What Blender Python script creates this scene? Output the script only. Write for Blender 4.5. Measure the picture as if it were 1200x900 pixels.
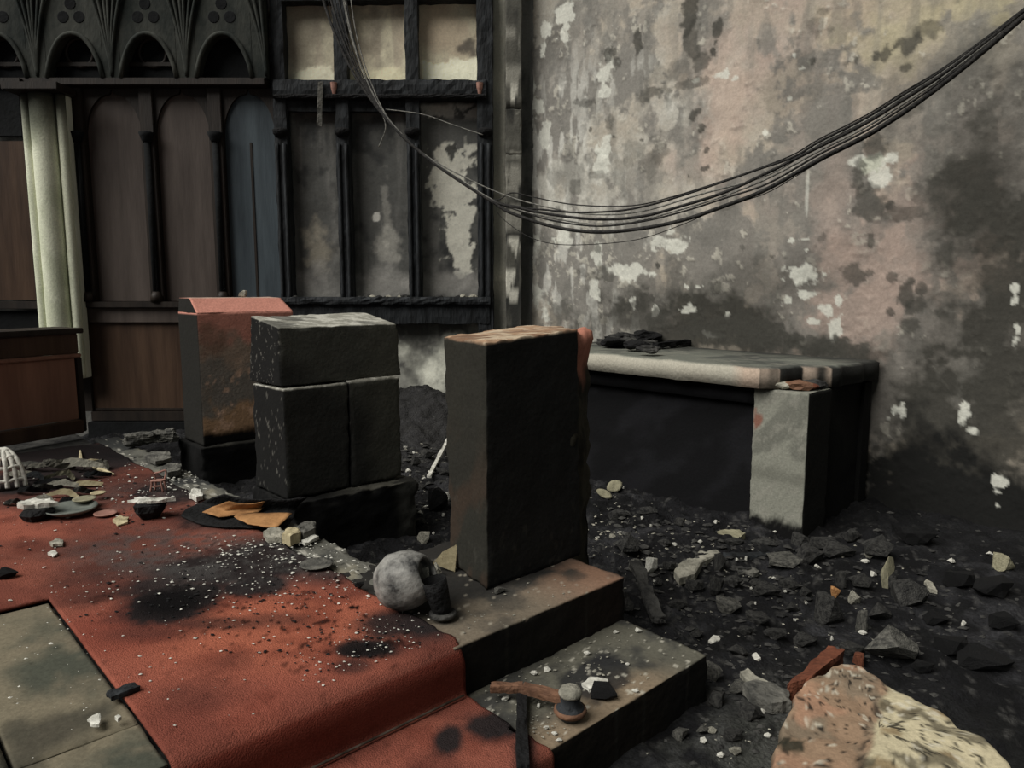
import bpy, bmesh, math, random
import numpy as np
from mathutils import Vector, Matrix, noise as mnoise

for o in list(bpy.data.objects): bpy.data.objects.remove(o)
SC = bpy.context.scene
COL = SC.collection

# ------------------------------------------------------------------ camera, sky, sun, exposure
FPX, CAMH = 870.0, 1.2
PITCH = math.atan(115 / FPX)
cam = bpy.data.cameras.new('camera')
cam.sensor_width = 36.0
cam.lens = FPX / 1200 * 36.0
cam.clip_start = 0.02
camo = bpy.data.objects.new('camera', cam)
camo.location = (0, 0, CAMH)
camo.rotation_euler = (math.pi / 2 - PITCH, 0, 0)
COL.objects.link(camo)
SC.camera = camo

world = bpy.data.worlds.new('overcast_sky')
SC.world = world
world.use_nodes = True
bg = world.node_tree.nodes['Background']
bg.inputs[0].default_value = (0.93, 1.0, 0.98, 1)
bg.inputs[1].default_value = 0.085

sun = bpy.data.lights.new('soft_daylight', 'SUN')
sun.energy = 3.8
sun.angle = math.radians(50)
sun.color = (1.0, 0.975, 0.92)
suno = bpy.data.objects.new('soft_daylight', sun)
suno.rotation_euler = Vector((0.78, 0.48, -1.0)).to_track_quat('-Z', 'Y').to_euler()
suno.location = (-4, -1, 7)
COL.objects.link(suno)

SC.view_settings.view_transform = 'Standard'
SC.view_settings.look = 'None'
SC.view_settings.gamma = 1
SC.view_settings.exposure = 0.0
SC.view_settings.use_curve_mapping = False

# ------------------------------------------------------------------ helpers: pixels, axes, noise
cp, sp = math.cos(PITCH), math.sin(PITCH)
def ray(px, py):
    a = (px - 600) / FPX; b = (450 - py) / FPX
    return Vector((a, cp + b * sp, -sp + b * cp))
def onz(px, py, z=0.0):
    r = ray(px, py); t = (z - CAMH) / r.z
    return Vector((r.x * t, r.y * t, z))
def atY(px, py, Y):
    r = ray(px, py); t = Y / r.y
    return Vector((r.x * t, Y, CAMH + r.z * t))
A1 = math.radians(43.0)
E1 = Vector((math.cos(A1), math.sin(A1), 0)); E2 = Vector((-math.sin(A1), math.cos(A1), 0))
O0 = Vector((-0.17, 2.36, 0))
def UV(u, v, z=0.0):
    p = O0 + E1 * u + E2 * v
    return Vector((p.x, p.y, z))
def toUV(p):
    d = Vector((p[0], p[1], 0)) - O0
    return d.dot(E1), d.dot(E2)
def C(r, g, b, k=1.0):
    def l(c):
        c /= 255.0
        return (c / 12.92 if c <= 0.04045 else ((c + 0.055) / 1.055) ** 2.4) * k
    return (l(r), l(g), l(b))

_tabs = {}
def vnoise(x, y, seed=0):
    if seed not in _tabs:
        _tabs[seed] = np.random.RandomState(seed + 11).rand(256, 256)
    T = _tabs[seed]
    xi = np.floor(x).astype(int); yi = np.floor(y).astype(int)
    fx = x - xi; fy = y - yi
    fx = fx * fx * (3 - 2 * fx); fy = fy * fy * (3 - 2 * fy)
    a = T[xi & 255, yi & 255]; b = T[(xi + 1) & 255, yi & 255]
    c = T[xi & 255, (yi + 1) & 255]; d = T[(xi + 1) & 255, (yi + 1) & 255]
    return (a * (1 - fx) + b * fx) * (1 - fy) + (c * (1 - fx) + d * fx) * fy
def fbm(x, y, s=1.0, o=4, seed=0):
    r = 0; a = 0.5; t = 0
    for i in range(o):
        r = r + a * vnoise(x * s + 17.3 * i, y * s + 5.1 * i, seed + i); t += a
        a *= 0.5; s *= 2.07
    return r / t
def sm(a, b, x):
    t = np.clip((x - a) / (b - a), 0, 1)
    return t * t * (3 - 2 * t)
def mixc(c, col, m):
    return c * (1 - m[..., None]) + np.array(col) * m[..., None]

# ------------------------------------------------------------------ helpers: materials
def _nt(name):
    m = bpy.data.materials.new(name); m.use_nodes = True
    nt = m.node_tree; b = nt.nodes['Principled BSDF']
    return m, nt, b
def material(name, c1, c2, scale=8, rough=0.9, bump=0.3, bscale=40, metal=0.0, stretch=(1, 1, 1), spec=0.3, lo=0.35, hi=0.65):
    m, nt, b = _nt(name)
    tc = nt.nodes.new('ShaderNodeTexCoord'); mp = nt.nodes.new('ShaderNodeMapping')
    mp.inputs['Scale'].default_value = stretch
    geo = tc.outputs['Object']
    nt.links.new(geo, mp.inputs[0])
    n = nt.nodes.new('ShaderNodeTexNoise'); n.inputs['Scale'].default_value = scale; n.inputs['Detail'].default_value = 7; n.inputs['Roughness'].default_value = 0.62
    nt.links.new(mp.outputs[0], n.inputs[0])
    r = nt.nodes.new('ShaderNodeValToRGB')
    r.color_ramp.elements[0].position = lo; r.color_ramp.elements[1].position = hi
    r.color_ramp.elements[0].color = (*c1, 1); r.color_ramp.elements[1].color = (*c2, 1)
    nt.links.new(n.outputs[0], r.inputs[0]); nt.links.new(r.outputs[0], b.inputs['Base Color'])
    n2 = nt.nodes.new('ShaderNodeTexNoise'); n2.inputs['Scale'].default_value = bscale; n2.inputs['Detail'].default_value = 5
    nt.links.new(mp.outputs[0], n2.inputs[0])
    bp = nt.nodes.new('ShaderNodeBump'); bp.inputs['Strength'].default_value = bump; bp.inputs['Distance'].default_value = 0.02
    nt.links.new(n2.outputs[0], bp.inputs['Height']); nt.links.new(bp.outputs[0], b.inputs['Normal'])
    b.inputs['Roughness'].default_value = rough; b.inputs['Metallic'].default_value = metal
    b.inputs['Specular IOR Level'].default_value = spec
    return m
def painted(name, rough=0.95, bump=0.4, bscale=60, var=(0.75, 1.2), vscale=70, spec=0.2):
    m, nt, b = _nt(name)
    at = nt.nodes.new('ShaderNodeAttribute'); at.attribute_name = 'col'
    tc = nt.nodes.new('ShaderNodeTexCoord')
    n = nt.nodes.new('ShaderNodeTexNoise'); n.inputs['Scale'].default_value = vscale; n.inputs['Detail'].default_value = 6; n.inputs['Roughness'].default_value = 0.7
    nt.links.new(tc.outputs['Object'], n.inputs[0])
    mr = nt.nodes.new('ShaderNodeMapRange'); mr.inputs[1].default_value = 0.3; mr.inputs[2].default_value = 0.7
    mr.inputs[3].default_value = var[0]; mr.inputs[4].default_value = var[1]
    nt.links.new(n.outputs[0], mr.inputs[0])
    mx = nt.nodes.new('ShaderNodeVectorMath'); mx.operation = 'SCALE'
    nt.links.new(at.outputs['Color'], mx.inputs[0]); nt.links.new(mr.outputs[0], mx.inputs['Scale'])
    nt.links.new(mx.outputs[0], b.inputs['Base Color'])
    n2 = nt.nodes.new('ShaderNodeTexNoise'); n2.inputs['Scale'].default_value = bscale; n2.inputs['Detail'].default_value = 6
    nt.links.new(tc.outputs['Object'], n2.inputs[0])
    bp = nt.nodes.new('ShaderNodeBump'); bp.inputs['Strength'].default_value = bump; bp.inputs['Distance'].default_value = 0.02
    nt.links.new(n2.outputs[0], bp.inputs['Height']); nt.links.new(bp.outputs[0], b.inputs['Normal'])
    b.inputs['Roughness'].default_value = rough
    b.inputs['Specular IOR Level'].default_value = spec
    return m

M = {}
M['plaster'] = painted('scorched_plaster', bump=0.16, bscale=30, vscale=45, var=(.85, 1.14))
M['stone'] = painted('sooted_stone', bump=0.18, bscale=45, var=(.8, 1.18))
M['carpet'] = painted('red_carpet_pile', bump=0.6, bscale=240, vscale=160, var=(0.7, 1.25), rough=1.0, spec=0.05)
M['ash'] = painted('black_ash', bump=0.9, bscale=55, vscale=60, var=(0.5, 1.7), rough=0.95)
M['char'] = material('charred_timber', C(16, 18, 20), C(46, 49, 52), 14, 0.75, 0.7, 35, stretch=(1, 1, 0.25))
M['char_dark'] = material('black_charcoal', C(6, 6, 7), C(20, 20, 21), 20, 0.85, 0.8, 50)
M['wood_dark'] = material('smoked_dark_wood', C(30, 24, 20), C(46, 38, 32), 9, 0.55, 0.15, 60, stretch=(1, 1, 0.12))
M['wood_panel'] = material('smoked_wood_panel', C(66, 57, 52), C(94, 84, 78), 5, 0.55, 0.1, 60, stretch=(1, 1, 0.12))
M['wood_panel_blue'] = material('smoked_wood_panel_haze_tint', C(44, 52, 58), C(76, 86, 92), 5, 0.5, 0.1, 60, stretch=(1, 1, 0.12))  # bluish haze tinted into this panel's own colour
M['wood_brown'] = material('red_brown_varnished_wood', C(128, 92, 78), C(164, 122, 102), 7, 0.45, 0.12, 50, stretch=(1, 1, 0.1))
M['wood_brown_dk'] = material('deep_brown_varnished_wood', C(60, 44, 34), C(86, 66, 52), 7, 0.45, 0.12, 50, stretch=(1, 1, 0.1))
M['fan'] = material('smoky_grey_green_tracery', C(26, 32, 29), C(70, 71, 65), 4, 0.85, 0.3, 30, stretch=(1, 1, 0.5))
M['black'] = material('soot_and_hollow_shade_black', C(8, 10, 11), C(20, 22, 24), 6, 0.95, 0.3, 30)  # soot black, also used as the shade in arch and trefoil hollows
M['column'] = material('pale_grey_green_stone', C(206, 208, 188), C(236, 238, 222), 5, 0.9, 0.15, 40, stretch=(1, 1, 0.3))
M['cable'] = material('burnt_black_cable', C(14, 14, 14), C(52, 50, 48), 30, 0.8, 0.4, 80)
M['cable_pale'] = material('stripped_grey_cable', C(60, 60, 58), C(140, 138, 130), 25, 0.6, 0.4, 80)
M['rock'] = material('ashy_grey_rubble', C(22, 22, 23), C(74, 73, 70), 9, 0.95, 0.8, 35)
M['rock_mid'] = material('mid_grey_rubble', C(52, 52, 50), C(112, 110, 103), 10, 0.95, 0.8, 35)
M['pale'] = material('pale_plaster_fragment', C(110, 108, 98), C(172, 168, 154), 12, 0.95, 0.6, 40)
M['white'] = material('white_plaster_flake', C(170, 168, 158), C(222, 220, 210), 14, 0.95, 0.4, 40)
M['cream'] = material('cream_scrap', C(150, 138, 108), C(196, 184, 150), 14, 0.9, 0.3, 40)
M['greyplate'] = material('dull_grey_plate', C(88, 94, 90), C(120, 124, 116), 9, 0.6, 0.2, 40)
M['olive'] = material('olive_flake', C(116, 112, 92), C(160, 155, 130), 12, 0.9, 0.4, 40)
M['pink'] = material('dusty_pink_ceramic', C(136, 96, 86), C(168, 128, 114), 12, 0.7, 0.2, 40)
M['orange'] = material('scorched_orange_board', C(118, 80, 46), C(178, 132, 86), 6, 0.85, 0.3, 40)
M['brick'] = material('red_brick', C(84, 46, 32), C(118, 70, 50), 10, 0.95, 0.6, 40)
M['stick'] = material('scorched_brown_wood', C(70, 48, 36), C(120, 88, 68), 12, 0.8, 0.4, 50)
M['potgrey'] = material('ashy_grey_metal', C(40, 40, 40), C(176, 174, 168), 9, 0.6, 0.35, 30, lo=0.38, hi=0.68)
M['metal'] = material('dull_metal_strip', C(70, 62, 54), C(130, 120, 108), 20, 0.4, 0.2, 40, metal=0.6)

# ------------------------------------------------------------------ helpers: objects
def tag(o, label=None, cat=None, group=None, kind=None):
    if label: o['label'] = label
    if cat: o['category'] = cat
    if group: o['group'] = group
    if kind: o['kind'] = kind
    return o
def thing(name, loc, label, cat, group=None, kind=None):
    o = bpy.data.objects.new(name, None); o.location = loc; o.empty_display_size = 0.1
    COL.objects.link(o)
    return tag(o, label, cat, group, kind)
def root_loc(p):
    l = Vector((0, 0, 0))
    while p is not None:
        l += p.location; p = p.parent
    return l
def link(name, me, mat, parent=None, origin=None):
    """me holds world coordinates; shift it to its thing's origin"""
    if parent is not None: off = root_loc(parent)
    else:
        if origin is None:
            n = len(me.vertices); a = np.empty(n * 3); me.vertices.foreach_get('co', a); a = a.reshape(-1, 3)
            origin = Vector(((a[:, 0].min() + a[:, 0].max()) / 2, (a[:, 1].min() + a[:, 1].max()) / 2, a[:, 2].min()))
        off = Vector(origin)
    me.transform(Matrix.Translation(-off))
    if mat is not None:
        me.materials.clear(); me.materials.append(M[mat] if isinstance(mat, str) else mat)
    o = bpy.data.objects.new(name, me); COL.objects.link(o)
    if parent is not None: o.parent = parent
    else: o.location = off
    return o
def bm_mesh(bm, smooth=False):
    me = bpy.data.meshes.new('m'); bmesh.ops.recalc_face_normals(bm, faces=bm.faces); bm.to_mesh(me); bm.free()
    if smooth:
        me.polygons.foreach_set('use_smooth', [True] * len(me.polygons))
    return me
def setcol(me, col):
    a = me.attributes.new('col', 'FLOAT_COLOR', 'POINT')
    c = np.ones((len(me.vertices), 4), dtype=np.float32); c[:, :3] = np.asarray(col).reshape(-1, 3)
    a.data.foreach_set('color', c.ravel())
def grid_mesh(P, col, keep=None, flip=False, smooth=True):
    nu, nv = P.shape[:2]
    idx = np.arange(nu * nv).reshape(nu, nv)
    q = np.stack([idx[:-1, :-1], idx[1:, :-1], idx[1:, 1:], idx[:-1, 1:]], -1)
    if keep is not None: q = q[keep]
    q = q.reshape(-1, 4)
    if flip: q = q[:, ::-1]
    used = np.unique(q); remap = -np.ones(nu * nv, int); remap[used] = np.arange(len(used))
    V = P.reshape(-1, 3)[used]; q = remap[q]
    me = bpy.data.meshes.new('m')
    me.vertices.add(len(V)); me.vertices.foreach_set('co', V.astype(np.float32).ravel())
    me.loops.add(q.size); me.loops.foreach_set('vertex_index', q.astype(np.int32).ravel())
    me.polygons.add(len(q)); me.polygons.foreach_set('loop_start', np.arange(0, q.size, 4, dtype=np.int32))
    me.polygons.foreach_set('loop_total', np.full(len(q), 4, dtype=np.int32))
    me.update(calc_edges=True)
    me.polygons.foreach_set('use_smooth', [smooth] * len(q))
    setcol(me, col.reshape(-1, 3)[used])
    return me
def box_bm(x0, x1, y0, y1, z0, z1, bev=0.0):
    bm = bmesh.new(); bmesh.ops.create_cube(bm, size=1)
    for v in bm.verts:
        v.co = Vector((x0 + (v.co.x + .5) * (x1 - x0), y0 + (v.co.y + .5) * (y1 - y0), z0 + (v.co.z + .5) * (z1 - z0)))
    if bev: bmesh.ops.bevel(bm, geom=bm.edges[:], offset=bev, segments=2, affect='EDGES')
    return bm
def box(name, x0, x1, y0, y1, z0, z1, mat, parent=None, bev=0.006):
    return link(name, bm_mesh(box_bm(x0, x1, y0, y1, z0, z1, bev)), mat, parent)
def hexa_bm(q0, q1, cuts=0, amp=0.0, ns=6.0, chip=0.0, seed=0):
    """a block from four bottom and four top corners (counter-clockwise), subdivided and roughened"""
    bm = bmesh.new()
    a = [bm.verts.new(p) for p in q0]; b = [bm.verts.new(p) for p in q1]
    bm.faces.new(a[::-1]); bm.faces.new(b)
    for i in range(4): bm.faces.new((a[i], a[(i + 1) % 4], b[(i + 1) % 4], b[i]))
    edges0 = [(e.verts[0].co.copy(), e.verts[1].co.copy()) for e in bm.edges]
    if cuts:
        bmesh.ops.subdivide_edges(bm, edges=bm.edges[:], cuts=cuts, use_grid_fill=True)
    bm.normal_update()
    cen = sum((v.co for v in bm.verts), Vector()) / len(bm.verts)
    off = Vector((seed * 7.1, seed * 3.3, seed * 1.7))
    if amp or chip:
        new = []
        for v in bm.verts:
            p = v.co
            d = mnoise.fractal(p * ns + off, 1.0, 2.0, 4) * amp
            q = p + v.normal * d
            if chip:
                ed = min(((p - s).cross(e - s)).length / max((e - s).length, 1e-6) for s, e in edges0)
                k = max(0.0, 1 - ed / (chip * 2.2))
                if k > 0:
                    n = 0.35 + mnoise.fractal(p * ns * 2.2 + off * 2, 1.0, 2.0, 3) * 1.1
                    q = q + (cen - p).normalized() * chip * k * max(0.0, n)
            new.append(q)
        for v, q in zip(bm.verts, new): v.co = q
    return bm
def verts_np(me):
    a = np.empty(len(me.vertices) * 3); me.vertices.foreach_get('co', a)
    n = np.empty(len(me.vertices) * 3); me.vertices.foreach_get('normal', n)
    return a.reshape(-1, 3), n.reshape(-1, 3)
def slab_bm(poly, zt, zb, rings=5, per=3, amp=0.01, ns=9.0, seed=0, edge=0.012, tilt=(0, 0)):
    """a broken slab of any convex-ish outline (list of (x, y)), rough top, jagged rim, flat base"""
    bm = bmesh.new(); n = len(poly)
    cx = sum(p[0] for p in poly) / n; cy = sum(p[1] for p in poly) / n
    rim = []
    for i in range(n):
        a, b = poly[i], poly[(i + 1) % n]
        for k in range(per):
            t = k / per; rim.append((a[0] + (b[0] - a[0]) * t, a[1] + (b[1] - a[1]) * t))
    off = Vector((seed * 5.7, seed * 2.9, seed))
    def pt(x, y, z, s):
        h = mnoise.fractal(Vector((x, y, 0)) * ns + off, 1.0, 2.0, 4) * s
        return Vector((x, y, z + h + tilt[0] * (x - cx) + tilt[1] * (y - cy)))
    jr = []
    for (x, y) in rim:
        j = 1 + mnoise.noise(Vector((x, y, 0)) * ns * 2 + off) * edge / max(math.hypot(x - cx, y - cy), 0.02)
        jr.append((cx + (x - cx) * j, cy + (y - cy) * j))
    ctr = bm.verts.new(pt(cx, cy, zt, amp)); prev = None
    for r in range(1, rings + 1):
        f = r / rings
        ring = [bm.verts.new(pt(cx + (x - cx) * f, cy + (y - cy) * f, zt - (0.12 * (zt - zb) if r == rings else 0), amp)) for (x, y) in jr]
        m = len(ring)
        for i in range(m):
            if prev is None: bm.faces.new((ctr, ring[i], ring[(i + 1) % m]))
            else: bm.faces.new((prev[i], ring[i], ring[(i + 1) % m], prev[(i + 1) % m]))
        prev = ring
    bot = [bm.verts.new(Vector((x, y, zb + tilt[0] * (x - cx) + tilt[1] * (y - cy)))) for (x, y) in jr]
    m = len(bot)
    for i in range(m): bm.faces.new((prev[i], bot[i], bot[(i + 1) % m], prev[(i + 1) % m]))
    bm.faces.new(bot[::-1])
    return bm
def tube_bm(pts, rad, seg=6, cap=True):
    """a tube along points; rad a number or one per point"""
    bm = bmesh.new(); P = [Vector(p) for p in pts]; n = len(P)
    rr = rad if isinstance(rad, (list, tuple)) else [rad] * n
    rings = []; up = Vector((0.13, 0.21, 0.97))
    for i in range(n):
        t = (P[min(i + 1, n - 1)] - P[max(i - 1, 0)]).normalized()
        s = t.cross(up)
        if s.length < 1e-3: s = t.cross(Vector((1, 0, 0)))
        s.normalize(); w = s.cross(t).normalized()
        rings.append([bm.verts.new(P[i] + (s * math.cos(k * 2 * math.pi / seg) + w * math.sin(k * 2 * math.pi / seg)) * rr[i]) for k in range(seg)])
    for i in range(n - 1):
        for k in range(seg):
            bm.faces.new((rings[i][k], rings[i][(k + 1) % seg], rings[i + 1][(k + 1) % seg], rings[i + 1][k]))
    if cap:
        bm.faces.new(rings[0][::-1]); bm.faces.new(rings[-1])
    return bm
def spline(pts, n=8):
    P = [Vector(p) for p in pts]; out = []
    for i in range(len(P) - 1):
        p0 = P[max(i - 1, 0)]; p1 = P[i]; p2 = P[i + 1]; p3 = P[min(i + 2, len(P) - 1)]
        for k in range(n):
            t = k / n
            out.append(0.5 * ((2 * p1) + (p2 - p0) * t + (2 * p0 - 5 * p1 + 4 * p2 - p3) * t * t + (3 * p1 - p0 - 3 * p2 + p3) * t ** 3))
    out.append(P[-1]); return out
def lathe_bm(prof, seg=24, wob=0.0, seed=0):
    bm = bmesh.new(); rings = []
    for (r, z) in prof:
        ring = []
        for k in range(seg):
            a = k * 2 * math.pi / seg
            w = 1 + wob * mnoise.noise(Vector((math.cos(a) * 1.5, math.sin(a) * 1.5, z * 9 + seed)))
            ring.append(bm.verts.new((r * w * math.cos(a), r * w * math.sin(a), z)))
        rings.append(ring)
    for i in range(len(rings) - 1):
        for k in range(seg): bm.faces.new((rings[i][k], rings[i][(k + 1) % seg], rings[i + 1][(k + 1) % seg], rings[i + 1][k]))
    bm.faces.new(rings[0][::-1]); bm.faces.new(rings[-1])
    return bm

# ================================================================== THE SETTING
WALL_U = 3.85                       # the plastered wall runs along E2 at this distance
YB = 7.6                            # the panelled wall faces the camera here
_k = UV(WALL_U, 0); _t = (YB - _k.y) / E2.y
CORNER = Vector((_k.x + E2.x * _t, YB, 0))
ZF, ZTOP = -0.45, 5.2

# ---- right wall: s runs from the corner towards the right
def wall_sz(px, py):
    r = ray(px, py); nrm = E1; d = (CORNER - Vector((0, 0, CAMH))).dot(nrm) / r.dot(nrm)
    p = Vector((0, 0, CAMH)) + r * d
    return (CORNER - p).dot(E2), p.z
def wall_painter(conv, S, Z):
    def blob(px, py, rx, ry, soft=0.12, warp=1.0):
        s0, z0 = conv(px, py); s1, _ = conv(px + rx, py); _, z1 = conv(px, py - ry)
        rs = abs(s1 - s0) + 1e-4; rz = abs(z1 - z0) + 1e-4
        out = np.zeros(S.shape)
        i0 = np.searchsorted(S[:, 0], s0 - 2.6 * rs); i1 = np.searchsorted(S[:, 0], s0 + 2.6 * rs)
        j0 = np.searchsorted(Z[0], z0 - 2.6 * rz); j1 = np.searchsorted(Z[0], z0 + 2.6 * rz)
        if i1 - i0 < 2 or j1 - j0 < 2: return out
        a = S[i0:i1, j0:j1]; b = Z[i0:i1, j0:j1]
        r = min(rs, rz, .5) * .6 + .02
        n = (fbm(a, b, .75 / r, 4, 31) - .5) * 2.3 * warp + (fbm(a, b, 26, 3, 37) - .5) * .5
        d = np.sqrt(((a - s0) / rs) ** 2 + ((b - z0) / rz) ** 2) + n
        out[i0:i1, j0:j1] = 1 - sm(1 - soft, 1 + soft, d)
        return out
    return blob
du = 0.0125
sv = np.arange(-0.02, 5.3, du); zv = np.arange(ZF, ZTOP, du)
S, Z = np.meshgrid(sv, zv, indexing='ij')
blob = wall_painter(wall_sz, S, Z)
K = 1.70
n1 = fbm(S, Z, 0.9, 4, 3); n2 = fbm(S, Z * .7, 3.2, 5, 7); n3 = fbm(S, Z, 9, 5, 13); n4 = fbm(S, Z * .35, 7, 4, 19); n5 = fbm(S, Z, 26, 4, 23)
c = np.ones(S.shape + (3,)) * np.array(C(138, 130, 118, K))
pinkW = np.clip(blob(1000, 300, 150, 150, .7) + blob(860, 150, 60, 70, .8) + blob(960, 40, 150, 60, .8) + blob(1040, 260, 110, 90, .6), 0, 1)
c = mixc(c, C(142, 127, 118, K), pinkW * sm(.3, .6, n1 * .5 + n2 * .5) * .95)
c = mixc(c, C(142, 136, 108, K), blob(1120, 10, 130, 60, .8) * .6)  # olive lens tint of the upper right corner, painted into the plaster
c = mixc(c, C(150, 149, 142, K), np.clip(blob(680, 250, 120, 150, .8) + blob(650, 120, 60, 160, .8), 0, 1) * .8)
# grey smoke staining in patches with crisp flaked edges
greyW = np.clip(.06 + blob(660, 60, 70, 110, .7) * .28 + blob(690, 240, 130, 130, .8) * .10 + blob(760, 330, 160, 70, .6) * .35 + blob(930, 270, 80, 110, .7) * .25
    + blob(1120, 150, 110, 120, .7) * .3 + blob(1100, 430, 160, 90, .6) * .4 + blob(960, 120, 50, 90, .7) * .12 + blob(790, 60, 60, 70, .7) * .15, 0, .62)
th = 1 - greyW
c = mixc(c, C(112, 108, 102, K), sm(th - .36, th - .28, n2 * .62 + n3 * .38 + (n4 - .5) * .2) * .75)
c = mixc(c, C(92, 90, 86, K), sm(th - .26, th - .18, n3 * .5 + n4 * .5) * .6)
c = mixc(c, C(168, 164, 152, K), sm(.66, .69, n3 * .6 + n5 * .4 + blob(690, 330, 110, 70, .7) * .09) * .5)
# vertical run marks
c = mixc(c, C(106, 104, 98, K), sm(.56, .72, fbm(S, Z * .16, 11, 3, 53)) * .35)
c = mixc(c, C(176, 175, 168, K), sm(.54, .64, fbm(S, Z * .3, 13, 5, 57)) * np.clip(blob(650, 250, 70, 170, .7), 0, 1) * .55)
c = mixc(c, C(84, 83, 79, K), sm(.56, .66, fbm(S, Z * .45, 8, 5, 59)) * .40)
# broad soot, plus lens falloff painted in as darkening along the right edge
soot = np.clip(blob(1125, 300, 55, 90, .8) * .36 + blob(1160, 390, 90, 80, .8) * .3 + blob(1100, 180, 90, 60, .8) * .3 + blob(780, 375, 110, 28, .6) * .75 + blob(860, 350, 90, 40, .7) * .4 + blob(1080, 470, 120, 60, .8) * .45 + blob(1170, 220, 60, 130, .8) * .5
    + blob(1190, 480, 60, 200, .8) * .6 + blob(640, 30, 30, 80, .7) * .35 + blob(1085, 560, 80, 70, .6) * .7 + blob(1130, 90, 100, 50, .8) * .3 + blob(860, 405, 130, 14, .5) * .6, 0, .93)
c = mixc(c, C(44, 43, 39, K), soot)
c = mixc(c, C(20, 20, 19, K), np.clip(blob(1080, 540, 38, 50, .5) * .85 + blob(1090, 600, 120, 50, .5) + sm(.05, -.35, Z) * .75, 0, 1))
c = mixc(c, C(156, 138, 126, K), blob(852, 130, 26, 66, .6, .8) * .6)
c = mixc(c, C(138, 123, 114, K), np.clip(blob(975, 250, 22, 66, .6, .8) * .4 + blob(1010, 360, 44, 40, .3) * .85 + blob(1040, 290, 60, 50, .4) * .6, 0, 1) * (1 - soot * .7))
# flakes: bare white plaster
for (x, y, rx, ry) in [(627, 124, 9, 10), (625, 102, 3, 6), (624, 140, 4, 5), (708, 190, 9, 20), (711, 172, 7, 14), (710, 82, 9, 14), (709, 104, 7, 8), (664, 18, 13, 16), (662, 42, 6, 14),
        (640, 33, 7, 8), (816, 94, 4, 4), (845, 88, 9, 5), (862, 92, 5, 4), (940, 80, 3, 2), (1020, 190, 26, 12), (1036, 203, 15, 16), (1045, 185, 8, 6), (928, 281, 4, 3), (945, 293, 3, 2),
        (945, 280, 6, 2), (940, 322, 24, 10), (945, 345, 22, 5), (924, 352, 9, 5), (983, 352, 5, 7), (970, 366, 12, 8), (979, 384, 8, 14), (952, 376, 8, 4), (768, 365, 6, 6), (742, 355, 4, 6), (852, 371, 4, 5),
        (818, 337, 5, 3), (805, 336, 4, 3), (700, 300, 6, 18), (697, 340, 6, 10), (660, 280, 12, 10), (630, 285, 8, 14), (628, 345, 10, 18), (640, 365, 8, 12), (615, 375, 4, 22), (735, 318, 26, 9), (790, 285, 22, 12),
        (1130, 480, 6, 14), (1136, 505, 8, 6), (1190, 345, 5, 10), (1192, 390, 6, 14), (1050, 480, 8, 10), (1170, 570, 10, 14), (895, 155, 5, 3), (930, 64, 3, 3), (926, 115, 4, 4), (835, 392, 12, 4), (805, 362, 8, 5), (640, 155, 6, 22), (636, 60, 4, 12)]:
    c = mixc(c, C(172, 172, 163, K), blob(x, y, rx * .9, ry * .9, .15, 1.1) * .8)
c = mixc(c, C(150, 152, 138, K), blob(1018, 190, 14, 9, .2) * .8)
c = mixc(c, C(160, 160, 152, K), blob(946, 228, 1.6, 26, .3, .15) * .7)
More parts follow.
